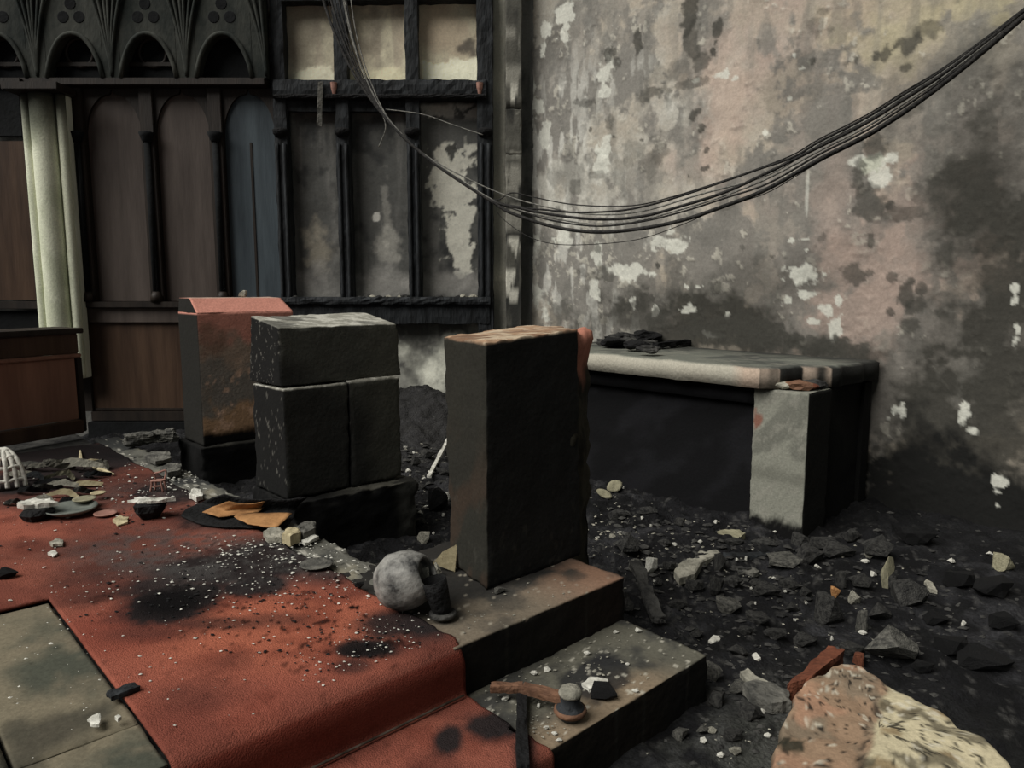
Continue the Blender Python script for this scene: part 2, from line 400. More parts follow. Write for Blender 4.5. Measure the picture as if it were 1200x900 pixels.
# dark scorch marks and bare patches
for (x, y, rx, ry, k) in [(809, 14, 9, 20, .95), (813, 48, 9, 20, .75), (820, 72, 9, 10, .7), (841, 34, 6, 10, .9), (838, 50, 3, 6, .9), (836, 60, 4, 5, .9), (748, 50, 5, 14, .85), (715, 64, 9, 7, .85), (722, 72, 6, 8, .7),
        (1028, 64, 5, 6, .9), (1040, 62, 8, 7, .8), (1064, 52, 14, 10, .85), (1063, 79, 7, 5, .8), (1090, 35, 14, 10, .6), (951, 73, 3, 4, .8), (1004, 71, 3, 4, .6), (992, 74, 3, 3, .6), (1024, 172, 14, 14, .8), (1006, 204, 7, 18, .75), (1018, 240, 14, 18, .7),
        (1041, 241, 5, 6, .8), (1060, 250, 20, 12, .6), (1021, 284, 5, 9, .8), (998, 322, 12, 12, .75), (1018, 320, 7, 6, .7), (1045, 325, 8, 6, .75), (1063, 342, 10, 16, .85), (1080, 336, 7, 9, .75), (1073, 357, 12, 11, .8), (1102, 367, 9, 6, .75),
        (1068, 380, 12, 9, .8), (1043, 367, 5, 6, .8), (1107, 300, 10, 16, .6), (1196, 240, 6, 16, .95), (1140, 245, 22, 40, .5), (1120, 220, 40, 22, .5), (1080, 225, 25, 14, .45), (812, 137, 4, 6, .85), (822, 150, 4, 5, .85), (819, 130, 4, 3, .8), (828, 175, 3, 3, .85),
        (826, 197, 4, 3, .85), (807, 207, 1, 2, .8), (752, 164, 2, 2, .8), (720, 160, 2, 2, .8), (770, 311, 3, 3, .9), (838, 338, 7, 6, .6), (821, 366, 2, 2, .9), (760, 112, 12, 7, .7), (800, 100, 26, 5, .6), (786, 88, 26, 12, .35), (650, 255, 9, 9, .7),
        (654, 264, 5, 5, .8), (623, 345, 2, 6, .9), (652, 366, 13, 13, .6), (675, 220, 7, 10, .55), (700, 320, 18, 9, .6), (735, 358, 20, 9, .85), (765, 375, 16, 14, .85), (757, 355, 9, 9, .8), (722, 365, 7, 10, .7), (700, 292, 4, 6, .7), (692, 152, 3, 4, .8), (715, 143, 4, 7, .6), (685, 120, 10, 5, .6), (855, 388, 46, 16, .95), (890, 394, 50, 12, .95), (935, 402, 50, 10, .9), (880, 375, 26, 10, .8), (985, 408, 30, 10, .9), (1005, 425, 16, 14, .8),
        (870, 290, 3, 3, .6), (905, 300, 3, 2, .6), (1065, 130, 14, 12, .5), (965, 280, 5, 6, .5), (1160, 130, 20, 30, .5), (960, 30, 10, 14, .5), (930, 100, 30, 30, .3), (772, 180, 9, 16, .5), (740, 178, 14, 14, .4), (757, 195, 12, 18, .45), (700, 205, 8, 6, .4)]:
    c = mixc(c, C(52, 51, 47, K), blob(x, y, rx, ry, .2, .9) * k * .92)
relief = (fbm(S, Z, 5, 5, 61) - .5) * .02 + sm(.60, .63, n3 * .6 + n5 * .4) * .004
base = np.array(CORNER)
P = base + S[..., None] * (-np.array(E2)) + np.array([0, 0, 1]) * Z[..., None] - np.array(E1) * relief[..., None]
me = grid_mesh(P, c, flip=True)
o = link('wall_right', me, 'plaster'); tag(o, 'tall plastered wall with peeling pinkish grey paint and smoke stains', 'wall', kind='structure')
# thickness of the right wall
q = [UV(WALL_U + .03, -1.75, ZF), UV(WALL_U + .35, -1.75, ZF), UV(WALL_U + .35, 4.2, ZF), UV(WALL_U + .03, 4.2, ZF)]
me = bm_mesh(hexa_bm(q, [p + Vector((0, 0, ZTOP - ZF)) for p in q])); me.materials.append(M['rock']); me.transform(Matrix.Translation(-o.location))
core = bpy.data.objects.new('wall_core', me); COL.objects.link(core); core.parent = o

# ---- back wall (behind panelling and burnt frame)
def back_xz(px, py):
    p = atY(px, py, YB); return p.x, p.z
xv = np.arange(-5.6, CORNER.x + .03, .0135); zv = np.arange(ZF, ZTOP, .0135)
S, Z = np.meshgrid(xv, zv, indexing='ij')
blob = wall_painter(back_xz, S, Z)
K = 2.6
n2 = fbm(S, Z * .6, 3, 5, 107); n3 = fbm(S, Z, 9, 5, 113); nv_ = fbm(S, Z * .12, 9, 4, 119)
c = np.ones(S.shape + (3,)) * np.array(C(60, 60, 58, K))
c = mixc(c, C(84, 83, 80, K), sm(.4, .65, nv_) * .8)
c = mixc(c, C(30, 31, 32, K), sm(.5, .7, n2 * .5 + n3 * .5) * .7)
def rect(px0, py0, px1, py1, e=.02):
    x0, z1 = back_xz(px0, py0); x1, z0 = back_xz(px1, py1)
    w = (n3 - .5) * .05
    return sm(x0 - e, x0 + e, S + w) * (1 - sm(x1 - e, x1 + e, S + w)) * sm(z0 - e, z0 + e, Z + w) * (1 - sm(z1 - e, z1 + e, Z + w))
# upper lights of the frame: yellowish plaster smoked at the top
for (a, b, k) in [(322, 402, .75), (405, 484, 1.0), (487, 566, 1.0)]:
    m = rect(a, -30, b, 104)
    c = mixc(c, C(160, 154, 134, K), m * k)
    c = mixc(c, C(126, 116, 104, K), m * sm(.45, .62, nv_ * .6 + n2 * .4) * .6)
c = mixc(c, C(96, 90, 80, K), blob(355, 30, 36, 50, .6) * .75)
c = mixc(c, C(98, 92, 82, K), blob(430, 40, 20, 36, .7) * .7)
c = mixc(c, C(132, 118, 102, K), blob(522, 40, 34, 34, .5) * .7)
c = mixc(c, C(54, 52, 50, K), blob(553, 55, 12, 12, .4) * .8)
c = mixc(c, C(188, 186, 166, K), rect(495, 68, 562, 98) * blob(545, 85, 60, 20, .12, .9))
c = mixc(c, C(178, 172, 146, K), rect(405, 78, 482, 98) * blob(455, 94, 50, 16, .5) * .8)
c = mixc(c, C(176, 172, 152, K), rect(328, 76, 402, 98) * blob(372, 96, 44, 17, .15, .8) * .85)
# lower panels: bare plaster showing through
c = mixc(c, C(150, 148, 138, K), np.clip(blob(530, 215, 24, 46, .1, 1.2) + blob(540, 275, 14, 55, .12, .9) + blob(522, 180, 12, 14, .2, .9), 0, 1))
c = mixc(c, C(32, 32, 32, K), blob(529, 176, 6, 9, .2) * .9)
c = mixc(c, C(128, 126, 120, K), rect(493, 122, 563, 140) * sm(.42, .5, n3))
c = mixc(c, C(66, 66, 64, K), rect(493, 138, 563, 168) * .7)
c = mixc(c, C(112, 110, 104, K), blob(455, 290, 14, 18, .4) * .8 + blob(452, 250, 4, 34, .5) * .5)
c = mixc(c, C(150, 148, 142, K), blob(441, 254, 5, 5.5, .12, .2) * .9)
c = mixc(c, C(118, 112, 100, K), blob(372, 290, 12, 22, .6) * .6)
for x in (365, 450, 525): c = mixc(c, C(110, 108, 104, K), blob(x, 335, 38, 22, .8) * .75)
# under the frame
c = mixc(c, C(150, 150, 140, K), blob(535, 420, 50, 36, .5) * .95 + blob(490, 440, 30, 26, .6) * .4)
c = mixc(c, C(60, 59, 56, K), blob(487, 408, 12, 24, .6) * .6)
# strip beside the corner
c = mixc(c, C(136, 134, 124, K), rect(577, -40, 593, 330) * .9)
c = mixc(c, C(118, 116, 108, K), rect(577, 330, 600, 400) * .9)
P = np.stack([S, np.full(S.shape, YB) - (fbm(S, Z, 5, 4, 161) - .5) * .02, Z], -1)
me = grid_mesh(P, c, flip=False)
wb = link('wall_back', me, 'plaster'); tag(wb, 'smoke blackened plaster wall behind the charred timber frame', 'wall', kind='structure')
me = bm_mesh(box_bm(-5.6, CORNER.x + .3, YB + .03, YB + .35, ZF, ZTOP)); me.materials.append(M['rock']); me.transform(Matrix.Translation(-wb.location))
core = bpy.data.objects.new('wall_core', me); COL.objects.link(core); core.parent = wb

# ---- ash floor (the lower level)
def ash_h(u, v):
    u = np.asarray(u, float); v = np.asarray(v, float)
    h = -.36 + (fbm(u, v, 1.6, 4, 201) - .35) * .10 + (fbm(u, v, 7, 4, 207) - .5) * .10 + (fbm(u, v, 22, 3, 213) - .5) * .045
    def b(uc, vc, r, k): return k * np.exp(-((u - uc) ** 2 + (v - vc) ** 2) / (r * r))
    h = h + b(2.95, 4.3, .75, .50) + b(1.9, 3.0, .8, .10) + b(3.6, -.9, .9, .10) + b(2.3, .9, .7, .06) + b(1.1, .25, .3, .05) + b(1.3, 4.8, 1.3, .14)
    low = sm(.0, -.5, v)                     # calmer by the lower step
    return h * (1 - .35 * low) - .36 * .35 * low
uu = np.arange(-4.2, WALL_U + .02, .02); vv = np.arange(-3.2, 7.2, .02)
U_, V_ = np.meshgrid(uu, vv, indexing='ij')
Hh = ash_h(U_, V_)
P = np.array(O0) + U_[..., None] * np.array(E1) + V_[..., None] * np.array(E2); P[..., 2] = Hh
na = fbm(U_, V_, 2.2, 4, 231); nb = fbm(U_, V_, 12, 5, 237)
c = np.ones(U_.shape + (3,)) * np.array(C(20, 20, 22))
c = mixc(c, C(50, 50, 52), sm(.45, .75, na * .45 + nb * .55) * .8)
c = mixc(c, C(9, 9, 10), sm(.52, .62, fbm(U_, V_, 5, 4, 243)) * .8)
c = mixc(c, C(70, 69, 67), sm(.68, .74, fbm(U_, V_, 30, 3, 251)) * .5)
c = mixc(c, C(58, 57, 56), np.exp(-((U_ - 2.7) ** 2 + (V_ - 3.6) ** 2) / 1.2) * .5)
c = mixc(c, C(70, 71, 66), np.exp(-((U_ - .7) ** 2 + (V_ + 1.0) ** 2) / .20) * .9 * sm(.3, .55, nb))
c = mixc(c, C(10, 10, 11), sm(2.6, 3.5, U_) * (1 - sm(.3, 1.2, V_)) * .7)
Yw = P[..., 1]
keep = ~((U_ < .1) & (V_ > .02) & (V_ < 4.9)); keep &= (Yw < YB + .05)
me = grid_mesh(P, c, keep=keep[:-1, :-1])
fl = link('floor', me, 'ash'); tag(fl, 'lower floor buried under black ash and burnt rubble', 'floor', kind='structure')
def hz(x, y):
    u, v = toUV((x, y)); return float(ash_h(u, v))
def onash(px, py):
    z = -.33
    for _ in range(6):
        p = onz(px, py, z); z = hz(p.x, p.y)
    p.z = z; return p

# ---- sanctuary platform, steps, slabs and kerb
plat = thing('floor_platform', UV(-1.5, 2.4, ZF), 'raised stone sanctuary platform under the red carpet', 'platform', kind='structure')
def uvbox(name, u0, u1, v0, v1, z0, z1, mat, parent, bev=.008):
    bm = hexa_bm([UV(u0, v0, z0), UV(u1, v0, z0), UV(u1, v1, z0), UV(u0, v1, z0)], [UV(u0, v0, z1), UV(u1, v0, z1), UV(u1, v1, z1), UV(u0, v1, z1)])
    if bev: bmesh.ops.bevel(bm, geom=bm.edges[:], offset=bev, segments=2, affect='EDGES')
    return link(name, bm_mesh(bm), mat, parent)
uvbox('platform_base', -4.2, .02, .012, 5.2, ZF, -.035, 'rock', plat)
def stone_paint(me, fn):
    a, n = verts_np(me); setcol(me, fn(a, n)); return me
def slab_col(seed, base):
    def fn(a, n):
        x, y = a[:, 0], a[:, 1]
        k = fbm(x, y, 2.2, 5, 300); k2 = fbm(x, y, 8, 4, 306); k3 = fbm(x, y, 30, 3, 309)
        c = np.ones((len(a), 3)) * np.array(base)
        c = mixc(c, C(74, 76, 66), sm(.46, .62, k))
        c = mixc(c, C(122, 112, 94), sm(.55, .75, k2) * .6)
        c = mixc(c, C(40, 42, 38), sm(.58, .72, fbm(x, y, 3.1, 4, 320)) * .7)
        return c
    return fn
random.seed(4)
cols = [(-.937, -1.225, [.02, .26, 1.35]), (-1.235, -1.95, [.02, 1.35]), (-1.96, -2.7, [.02, 1.35])]
for ci, (ua, ub, cuts) in enumerate(cols):
    for j in range(len(cuts) - 1):
        a, b = cuts[j] + .004, cuts[j + 1] - .004
        top = [UV(ub, a, .0), UV(ua, a, .0), UV(ua, b, .0), UV(ub, b, .0)]
        dz = random.uniform(-.003, .003)
        bm = hexa_bm([p + Vector((0, 0, -.034)) for p in top], [p + Vector((0, 0, dz)) for p in top], cuts=30, amp=.003, ns=5, chip=.002, seed=j + ci * 5)
        me = bm_mesh(bm, True); stone_paint(me, slab_col(j, C(120, 112, 94) if ci == 0 else C(106, 102, 86)))
        link('paving_slab', me, 'stone', plat)
# kerb stones along the platform's edge
ks = [.62, 1.28, 2.02, 2.9, 3.7, 4.6]
def kerb_col(a, n):
    x, y = a[:, 0], a[:, 1]
    k = fbm(x, y, 6, 5, 340); k3 = fbm(x, y, 34, 3, 349)
    c = np.ones((len(a), 3)) * np.array(C(96, 95, 88))
    c = mixc(c, C(52, 53, 52), sm(.42, .6, k))
    c = mixc(c, C(140, 134, 116), sm(.58, .7, fbm(x, y, 4, 4, 352)) * .7)
    c = mixc(c, C(196, 192, 180), sm(.72, .76, k3) * .6)
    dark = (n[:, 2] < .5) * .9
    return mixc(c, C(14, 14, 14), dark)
for j in range(len(ks) - 1):
    a, b = ks[j] + .004, ks[j + 1] - .004
    top = [UV(.02, a), UV(.19, a), UV(.19, b), UV(.02, b)]
    bm = hexa_bm([p + Vector((0, 0, -.40)) for p in top], [p + Vector((0, 0, .004)) for p in top], cuts=18, amp=.008, ns=9, chip=.02, seed=20 + j)
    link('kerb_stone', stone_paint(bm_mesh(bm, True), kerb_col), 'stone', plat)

def step_col(kind):
    def fn(a, n):
        x, y, z = a[:, 0], a[:, 1], a[:, 2]
        d = a - np.array(O0); u = d @ np.array(E1); v = d @ np.array(E2)
        k = fbm(x, y, 5, 5, 360); k2 = fbm(x, y, 14, 4, 366); k3 = fbm(x, y, 40, 3, 369)
        if kind == 0:
            c = np.ones((len(a), 3)) * np.array(C(112, 102, 88))
            c = mixc(c, C(140, 106, 86), sm(.35, .85, u) * .8)
            c = mixc(c, C(60, 58, 54), np.clip(sm(.16, .34, v + (k - .5) * .2) * .9 + sm(.55, .68, k) * .6, 0, 1))
            c = mixc(c, C(30, 29, 28), sm(.20, .32, v + (k2 - .5) * .1) * (1 - sm(.75, .86, u)) * .8)
            c = mixc(c, C(172, 164, 148), sm(.76, .8, k3) * .6)
        else:
            c = np.ones((len(a), 3)) * np.array(C(92, 90, 80))
            c = mixc(c, C(132, 116, 96), sm(-.24, -.38, v + (k - .5) * .16) * (1 - sm(.5, .75, u)) * .9)
            c = mixc(c, C(44, 45, 46), sm(.42, .58, k) * .75 * sm(-.38, -.28, v + (k2 - .5) * .1))
            e = ((u - .42) / .22) ** 2 + ((v + .23) / .12) ** 2
            c = mixc(c, C(30, 31, 34), (1 - sm(.5, 1.1, e + (k2 - .5) * 1.6)) * .85)
            c = mixc(c, C(186, 182, 168), sm(.74, .78, k3) * .7)
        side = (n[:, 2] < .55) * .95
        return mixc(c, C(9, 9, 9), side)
    return fn
def step(u0, u1, v0, v1, z0, z1, kind, name, label, seed):
    bm = hexa_bm([UV(u0, v0, z0), UV(u1, v0, z0), UV(u1, v1, z0), UV(u0, v1, z0)], [UV(u0, v0, z1), UV(u1, v0, z1), UV(u1, v1, z1), UV(u0, v1, z1)],
                 cuts=60, amp=.004, ns=8, chip=.008, seed=seed)
    o = link(name, stone_paint(bm_mesh(bm, True), step_col(kind)), 'stone'); tag(o, label, 'step', kind='structure'); return o
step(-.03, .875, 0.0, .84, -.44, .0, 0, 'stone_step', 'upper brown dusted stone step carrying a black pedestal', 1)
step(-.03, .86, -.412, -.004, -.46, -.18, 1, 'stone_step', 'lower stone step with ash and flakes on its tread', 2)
lowbase = uvbox('step_core', -3.6, -.035, -.405, .005, -.46, -.20, 'rock', plat)

# ---- the red carpet: over the platform, down the riser, on the lower step
prof = []      # (v, z) along the carpet
for v in np.arange(4.35, .06, -.016): prof.append((v, .014))
for t in np.linspace(0, math.pi / 2, 9)[:-1]: prof.append((.055 - .075 * math.sin(t), .014 - .075 * (1 - math.cos(t))))
for z in np.arange(-.062, -.150, -.014): prof.append((-.021, z))
for v in np.arange(-.026, -.40, -.016): prof.append((v, -.168))
for t in np.linspace(0, math.pi / 2, 7)[:-1]: prof.append((-.395 - .032 * math.sin(t), -.168 - .032 * (1 - math.cos(t))))
for z in np.arange(-.21, -.33, -.02): prof.append((-.427, z))
uc = np.concatenate([np.arange(-4.1, -1.0, .022), np.arange(-.995, .0, .0125), [0.004]])
PV = np.array(prof); Uc, Vi = np.meshgrid(uc, np.arange(len(PV)), indexing='ij')
Vc = PV[Vi, 0]; Zc = PV[Vi, 1].copy()
flat = Zc > .01
Zc = Zc + np.where(flat, (fbm(Uc, Vc, 3, 3, 401) - .5) * .010, 0)
Uc2 = Uc + np.where(Uc > -.02, (fbm(Uc, Vc * 1.0, 9, 3, 405) - .5) * .05, 0)
P = np.array(O0) + Uc2[..., None] * np.array(E1) + Vc[..., None] * np.array(E2); P[..., 2] = Zc
arc = np.cumsum(np.concatenate([[0], np.hypot(np.diff(PV[:, 0]), np.diff(PV[:, 1]))]))[Vi]
X, Y = P[..., 0], P[..., 1]
k1 = fbm(Uc, arc, 2.0, 4, 411); k2 = fbm(Uc, arc, 8, 5, 417); k3 = fbm(Uc, arc, 28, 4, 423); k4 = fbm(Uc, arc, 60, 3, 431)
wq = (k2 - .5) * .5 + (k3 - .5) * .25
def cb(px, py, rx, ry, soft=.4, z=0.0, warp=1.0):
    p = onz(px, py, z); u0, v0 = toUV(p)
    # an ellipse on the floor whose axes run across and away from the viewer
    pa = onz(px + rx, py, z); pb = onz(px, py - ry, z); pc = onz(px, py + ry, z)
    ra = (pa - p).length; rb = (pb - pc).length / 2
    d = np.sqrt(((X - p.x) / ra) ** 2 + ((Y - p.y) / rb) ** 2) + wq * warp * 1.2
    return 1 - sm(1 - soft, 1 + soft, d)
c = np.ones(Uc.shape + (3,)) * np.array(C(152, 88, 72, 1.12))
c = mixc(c, C(138, 82, 68, 1.12), sm(.4, .65, k1))
c = mixc(c, C(172, 100, 76, 1.15), cb(330, 735, 140, 40, .6) * .6)  # lit stretch of the carpet painted lighter
c = mixc(c, C(104, 52, 42), sm(.5, .7, k2) * .45)
c = mixc(c, C(92, 54, 48), sm(.48, .7, fbm(Uc, arc, 3.3, 4, 441)) * .5)
c = mixc(c, C(122, 62, 52), cb(150, 740, 70, 25, .6) * .6 + cb(300, 840, 160, 40, .7) * .3)
soot = np.zeros(Uc.shape)
for (x, y, rx, ry, k, s) in [(205, 708, 55, 24, 1.0, .5), (190, 690, 60, 16, .7, .5), (250, 672, 110, 22, .72, .5), (330, 655, 95, 26, .75, .5), (170, 668, 90, 20, .5, .6), (300, 690, 40, 14, .8, .4),
        (395, 668, 50, 18, .6, .5), (250, 735, 70, 7, .5, .6), (330, 730, 40, 7, .4, .6), (150, 645, 130, 12, .35, .7), (470, 735, 46, 18, .7, .5), (430, 765, 44, 11, .72, .35), (410, 785, 24, 9, .5, .4), (500, 730, 40, 26, .75, .5),
        (150, 570, 110, 20, .45, .6), (60, 560, 90, 22, .75, .5), (90, 535, 140, 16, .92, .5), (240, 560, 60, 26, .85, .4), (160, 535, 90, 10, .6, .5), (215, 555, 40, 20, .6, .5), (30, 585, 40, 10, .5, .5), (180, 745, 50, 10, .35, .6), (120, 700, 40, 12, .35, .6), (285, 605, 80, 16, .7, .3), (30, 640, 30, 6, .3, .6), (230, 820, 60, 16, .2, .7)]:
    soot = np.maximum(soot, cb(x, y, rx, ry, s) * k)
lowsoot = np.maximum(cb(525, 868, 18, 16, .5, -.17) * .9, cb(580, 852, 34, 18, .5, -.17) * .92)
lowsoot = np.maximum(lowsoot, cb(615, 860, 14, 50, .5, -.17) * .6)
soot = np.where(Zc < -.15, lowsoot, soot)
ashg = np.clip(soot * 1.0, 0, 1)
c = mixc(c, C(40, 39, 40), np.clip(ashg * 1.35, 0, .97))
c = mixc(c, C(16, 16, 17), np.clip(cb(205, 708, 42, 17, .6) + cb(120, 705, 12, 5, .5) * .5 + cb(430, 766, 34, 8, .5) * .7 + cb(95, 532, 120, 8, .5) * .7, 0, 1) * .9)
c = mixc(c, C(92, 90, 88), np.clip(cb(300, 655, 140, 30, .5) + cb(180, 645, 100, 22, .6) + cb(150, 590, 140, 20, .6) * .6, 0, 1) * sm(.36, .66, k3 * .5 + k2 * .5) * .62)
c = mixc(c, C(20, 16, 16), sm(.63, .68, k3 * .7 + k4 * .3) * (.25 + .6 * cb(400, 740, 160, 40, .5) + .4 * cb(300, 670, 160, 50, .5)))
keep = ~((Uc < -.937) & (Vc < 1.365))
c = mixc(c, C(104, 46, 36), (np.abs(Zc + .085) < .068) * .7)  # riser band painted darker, its shade put into the carpet colour
me = grid_mesh(P, c, keep=keep[:-1, :-1], flip=True)
# give the carpet a thickness
carpet = link('carpet', me, 'carpet', origin=UV(-.9, 2, 0))
sd = carpet.modifiers.new('pile', 'SOLIDIFY'); sd.thickness = .011; sd.offset = -1.0
tag(carpet, 'scorched red carpet running over the platform and down the steps', 'carpet')
# thin metal strip at the foot of the riser
a, b = UV(-1.6, -.035, -.155), UV(-.02, -.035, -.155)
tag(link('stair_rod', bm_mesh(tube_bm([a + (b - a) * t for t in np.linspace(0, 1, 12)], .004, 8), True), 'metal'), 'thin metal stair rod at the foot of the carpeted riser', 'rod')

# ================================================================== PANELLING AND BURNT FRAME ON THE BACK WALL
def bx(px0, px1, Y, py=230): return atY(px0, py, Y).x, atY(px1, py, Y).x
def zat(py, Y, px=300): return atY(px, py, Y).z
YP = 7.46
pan = thing('wood_panelling', (-3.2, YP, -.3), 'smoke darkened wood panelling with slender shafts beside the pale pilaster', 'panelling')
ztr = zat(103, YP); zdado = zat(357, YP); zbase = zat(500, YP)
xl = atY(88, 230, YP).x; xr = atY(320, 230, YP).x
# dado: frame and recessed panels
box('dado_rail', xl - .04, xr, YP - .06, YP + .10, zdado - .03, zdado + .03, 'wood_dark', pan)
box('dado_frieze', xl, xr, YP - .01, YP + .10, zdado - .18, zdado - .032, 'wood_panel', pan)
sx = [97, 178, 257]; se = [97, 178, 257, 325]
for px0, px1 in ((95, 215), (217, 318)):
    a, b = bx(px0, px1, YP, 430)
    p = box('dado_panel', a, b, YP + .03, YP + .10, zbase + .16, zdado - .182, 'wood_brown_dk', pan, .004)
    box('dado_stile', a, a + .09, YP - .005, YP + .03, zbase + .16, zdado - .182, 'wood_dark', p, .004)
    box('dado_bead', a + .10, b - .02, YP + .015, YP + .03, zbase + .17, zbase + .19, 'wood_dark', p, .003)
box('base_rail', xl, xr, YP - .01, YP + .10, zbase + .06, zbase + .158, 'wood_dark', pan)
box('plinth', xl - .02, xr, YP - .05, YP + .10, ZF, zbase + .055, 'black', pan)
# stiles with turned shafts and capitals, panels between them
zc1 = zat(165, YP)
for i, px in enumerate(sx):
    x = atY(px, 230, YP).x; w = .065
    st = box('stile', x - w, x + w, YP - .02, YP + .10, zdado + .032, ztr, 'wood_dark', pan)
    link('shaft', bm_mesh(tube_bm([(x, YP - .035, zdado + .05), (x, YP - .035, zc1 - .02)], .03, 10), True), 'black', st)
    bmc = lathe_bm([(.032, zc1 - .03), (.05, zc1), (.06, zc1 + .03), (.075, zc1 + .07), (.05, zc1 + .08)], 12); bmesh.ops.translate(bmc, verts=bmc.verts, vec=(x, YP - .03, 0))
    link('capital', bm_mesh(bmc, True), 'black', st)
    bmc = lathe_bm([(.06, zdado + .03), (.055, zdado + .09), (.035, zdado + .13)], 12); bmesh.ops.translate(bmc, verts=bmc.verts, vec=(x, YP - .03, 0))
    link('shaft_foot', bm_mesh(bmc, True), 'wood_dark', st)
for i in range(3):
    a = atY(sx[i], 230, YP).x + .066; b = atY(se[i + 1], 230, YP).x - (.066 if i < 2 else .0)
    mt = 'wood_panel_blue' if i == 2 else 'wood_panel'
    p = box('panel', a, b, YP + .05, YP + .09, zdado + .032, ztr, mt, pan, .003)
    # cusped head: dark shoulders leaving a pointed panel top
    zs = zat(150, YP); w = (b - a)
    for sgn in (0, 1):
        bm = bmesh.new(); pts = []
        x0 = a if sgn == 0 else b; dr = 1 if sgn == 0 else -1
        for t in np.linspace(0, 1, 9):
            ang = t * math.pi / 2
            pts.append((x0 + dr * w * .46 * (1 - math.cos(ang)), zs - .10 + .42 * math.sin(ang)))
        pts.append((x0 + dr * w * .5, ztr)); pts.append((x0, ztr))
        lo = [bm.verts.new((x, YP + .02, z)) for x, z in pts]; hi = [bm.verts.new((x, YP + .05, z)) for x, z in pts]
        bm.faces.new(lo); bm.faces.new(hi[::-1])
        for k in range(len(pts)): bm.faces.new((lo[k], hi[k], hi[(k + 1) % len(pts)], lo[(k + 1) % len(pts)]))
        link('cusp', bm_mesh(bm), 'wood_dark', p)
    if i == 2:
        box('board_joint', (a + b) / 2 - .012, (a + b) / 2 + .012, YP + .042, YP + .05, zdado + .04, ztr - .5, 'wood_dark', p, .002)
# transom under the arches
xl2 = atY(-40, 100, YP).x
arc_ = thing('gothic_arcade', (-3.6, YP, ztr), 'smoky grey arcade of pointed arches with trefoils above the panelling', 'arcade')
box('transom', xl2, atY(314, 100, YP).x, YP - .10, YP + .10, ztr + .004, ztr + .07, 'wood_dark', arc_)
# arcade of pointed arches above the transom
YA = YP - .02
zt2 = zat(-70, YA); zb2 = ztr + .07
ac = [3, 91, 177, 265]; hw = 31
edges = [-41] + [(ac[i] + ac[i + 1]) / 2 for i in range(3)] + [314]
for i, px in enumerate(ac):
    xc = atY(px, 70, YA).x; x0 = atY(edges[i], 70, YA).x; x1 = atY(edges[i + 1], 70, YA).x
    wv = hw / FPX * YA; hh = zat(42, YA) - zb2
    arch = []
    for t in np.linspace(-1, 1, 25):
        arch.append((xc + wv * t, zb2 + hh * (1 - abs(t) ** 2.2) ** .72))
    def board(top_fn, yf, yb_, nm, mt, par):
        bm = bmesh.new(); fr = []; bk = []
        for (x, z) in arch:
            fr.append((bm.verts.new((x, yf, z)), bm.verts.new((x, yf, top_fn(x)))))
            bk.append((bm.verts.new((x, yb_, z)), bm.verts.new((x, yb_, top_fn(x)))))
        for k in range(len(arch) - 1):
            bm.faces.new((fr[k][0], fr[k + 1][0], fr[k + 1][1], fr[k][1]))
            bm.faces.new((bk[k][1], bk[k + 1][1], bk[k + 1][0], bk[k][0]))
            bm.faces.new((fr[k][0], bk[k][0], bk[k + 1][0], fr[k + 1][0]))
            bm.faces.new((fr[k][1], fr[k + 1][1], bk[k + 1][1], bk[k][1]))
        return link(nm, bm_mesh(bm), mt, par)
    hd = board(lambda x: zt2, YA - .06, YA + .06, 'arch_head', 'fan', arc_)
    # solid springers either side
    box('springer', x0, xc - wv, YA - .06, YA + .06, zb2, zt2, 'fan', hd, .004)
    box('springer', xc + wv, x1, YA - .06, YA + .06, zb2, zt2, 'fan', hd, .004)
    # moulding round the arch
    link('arch_moulding', bm_mesh(tube_bm([(x, YA - .07, z) for x, z in arch], .022, 8), True), 'fan', hd)
    # raised ribs fanning up from the springing
    for sgn in (-1, 1):
        xs = x0 if sgn < 0 else x1
        for q in (.12, .5, .85):
            pts = [(xs, YA - .06, zb2 + .02)] + [(xs - sgn * (abs(xs - xc) * q * .75) * t ** 1.6, YA - .065 - .03 * t, zb2 + (zt2 - zb2) * t * .8) for t in (.3, .6, .85, 1.0)]
            link('rib', bm_mesh(tube_bm(spline(pts, 4), .016, 6), True), 'fan', hd)
    box('recess_board', xc - wv - .02, xc + wv + .02, YA + .062, YA + .075, zb2, zb2 + hh + .04, 'black', hd, .002)  # black board stands for the deep shade inside the arch
    if i < 3:
        bm = bmesh.new(); rz = zat(60, YA); rr = .13
        link('ring', bm_mesh(tube_bm([(xc + rr * math.cos(t), YA + .05, rz + rr * math.sin(t)) for t in np.linspace(0, 2 * math.pi, 25)], .018, 6, False), True), 'wood_dark', hd)
        box('cross_bar', xc - wv, xc + wv, YA + .03, YA + .06, zat(74, YA) - .02, zat(74, YA) + .02, 'wood_dark', hd, .004)
    # trefoil above the arch: flush black discs paint the shade of its hollows
    tz = zat(18, YA)
    for (dx, dz) in ((0, .085), (-.075, -.035), (.075, -.035)):
        bmt = lathe_bm([(.06, 0), (.06, .012), (.05, .02)], 14)
        bmesh.ops.rotate(bmt, verts=bmt.verts, matrix=Matrix.Rotation(math.pi / 2, 3, 'X')); bmesh.ops.translate(bmt, verts=bmt.verts, vec=(xc + dx, YA - .0445, tz + dz))
        link('trefoil_lobe', bm_mesh(bmt), 'black', hd)
    bmt = lathe_bm([(.15, 0), (.15, .006)], 20)

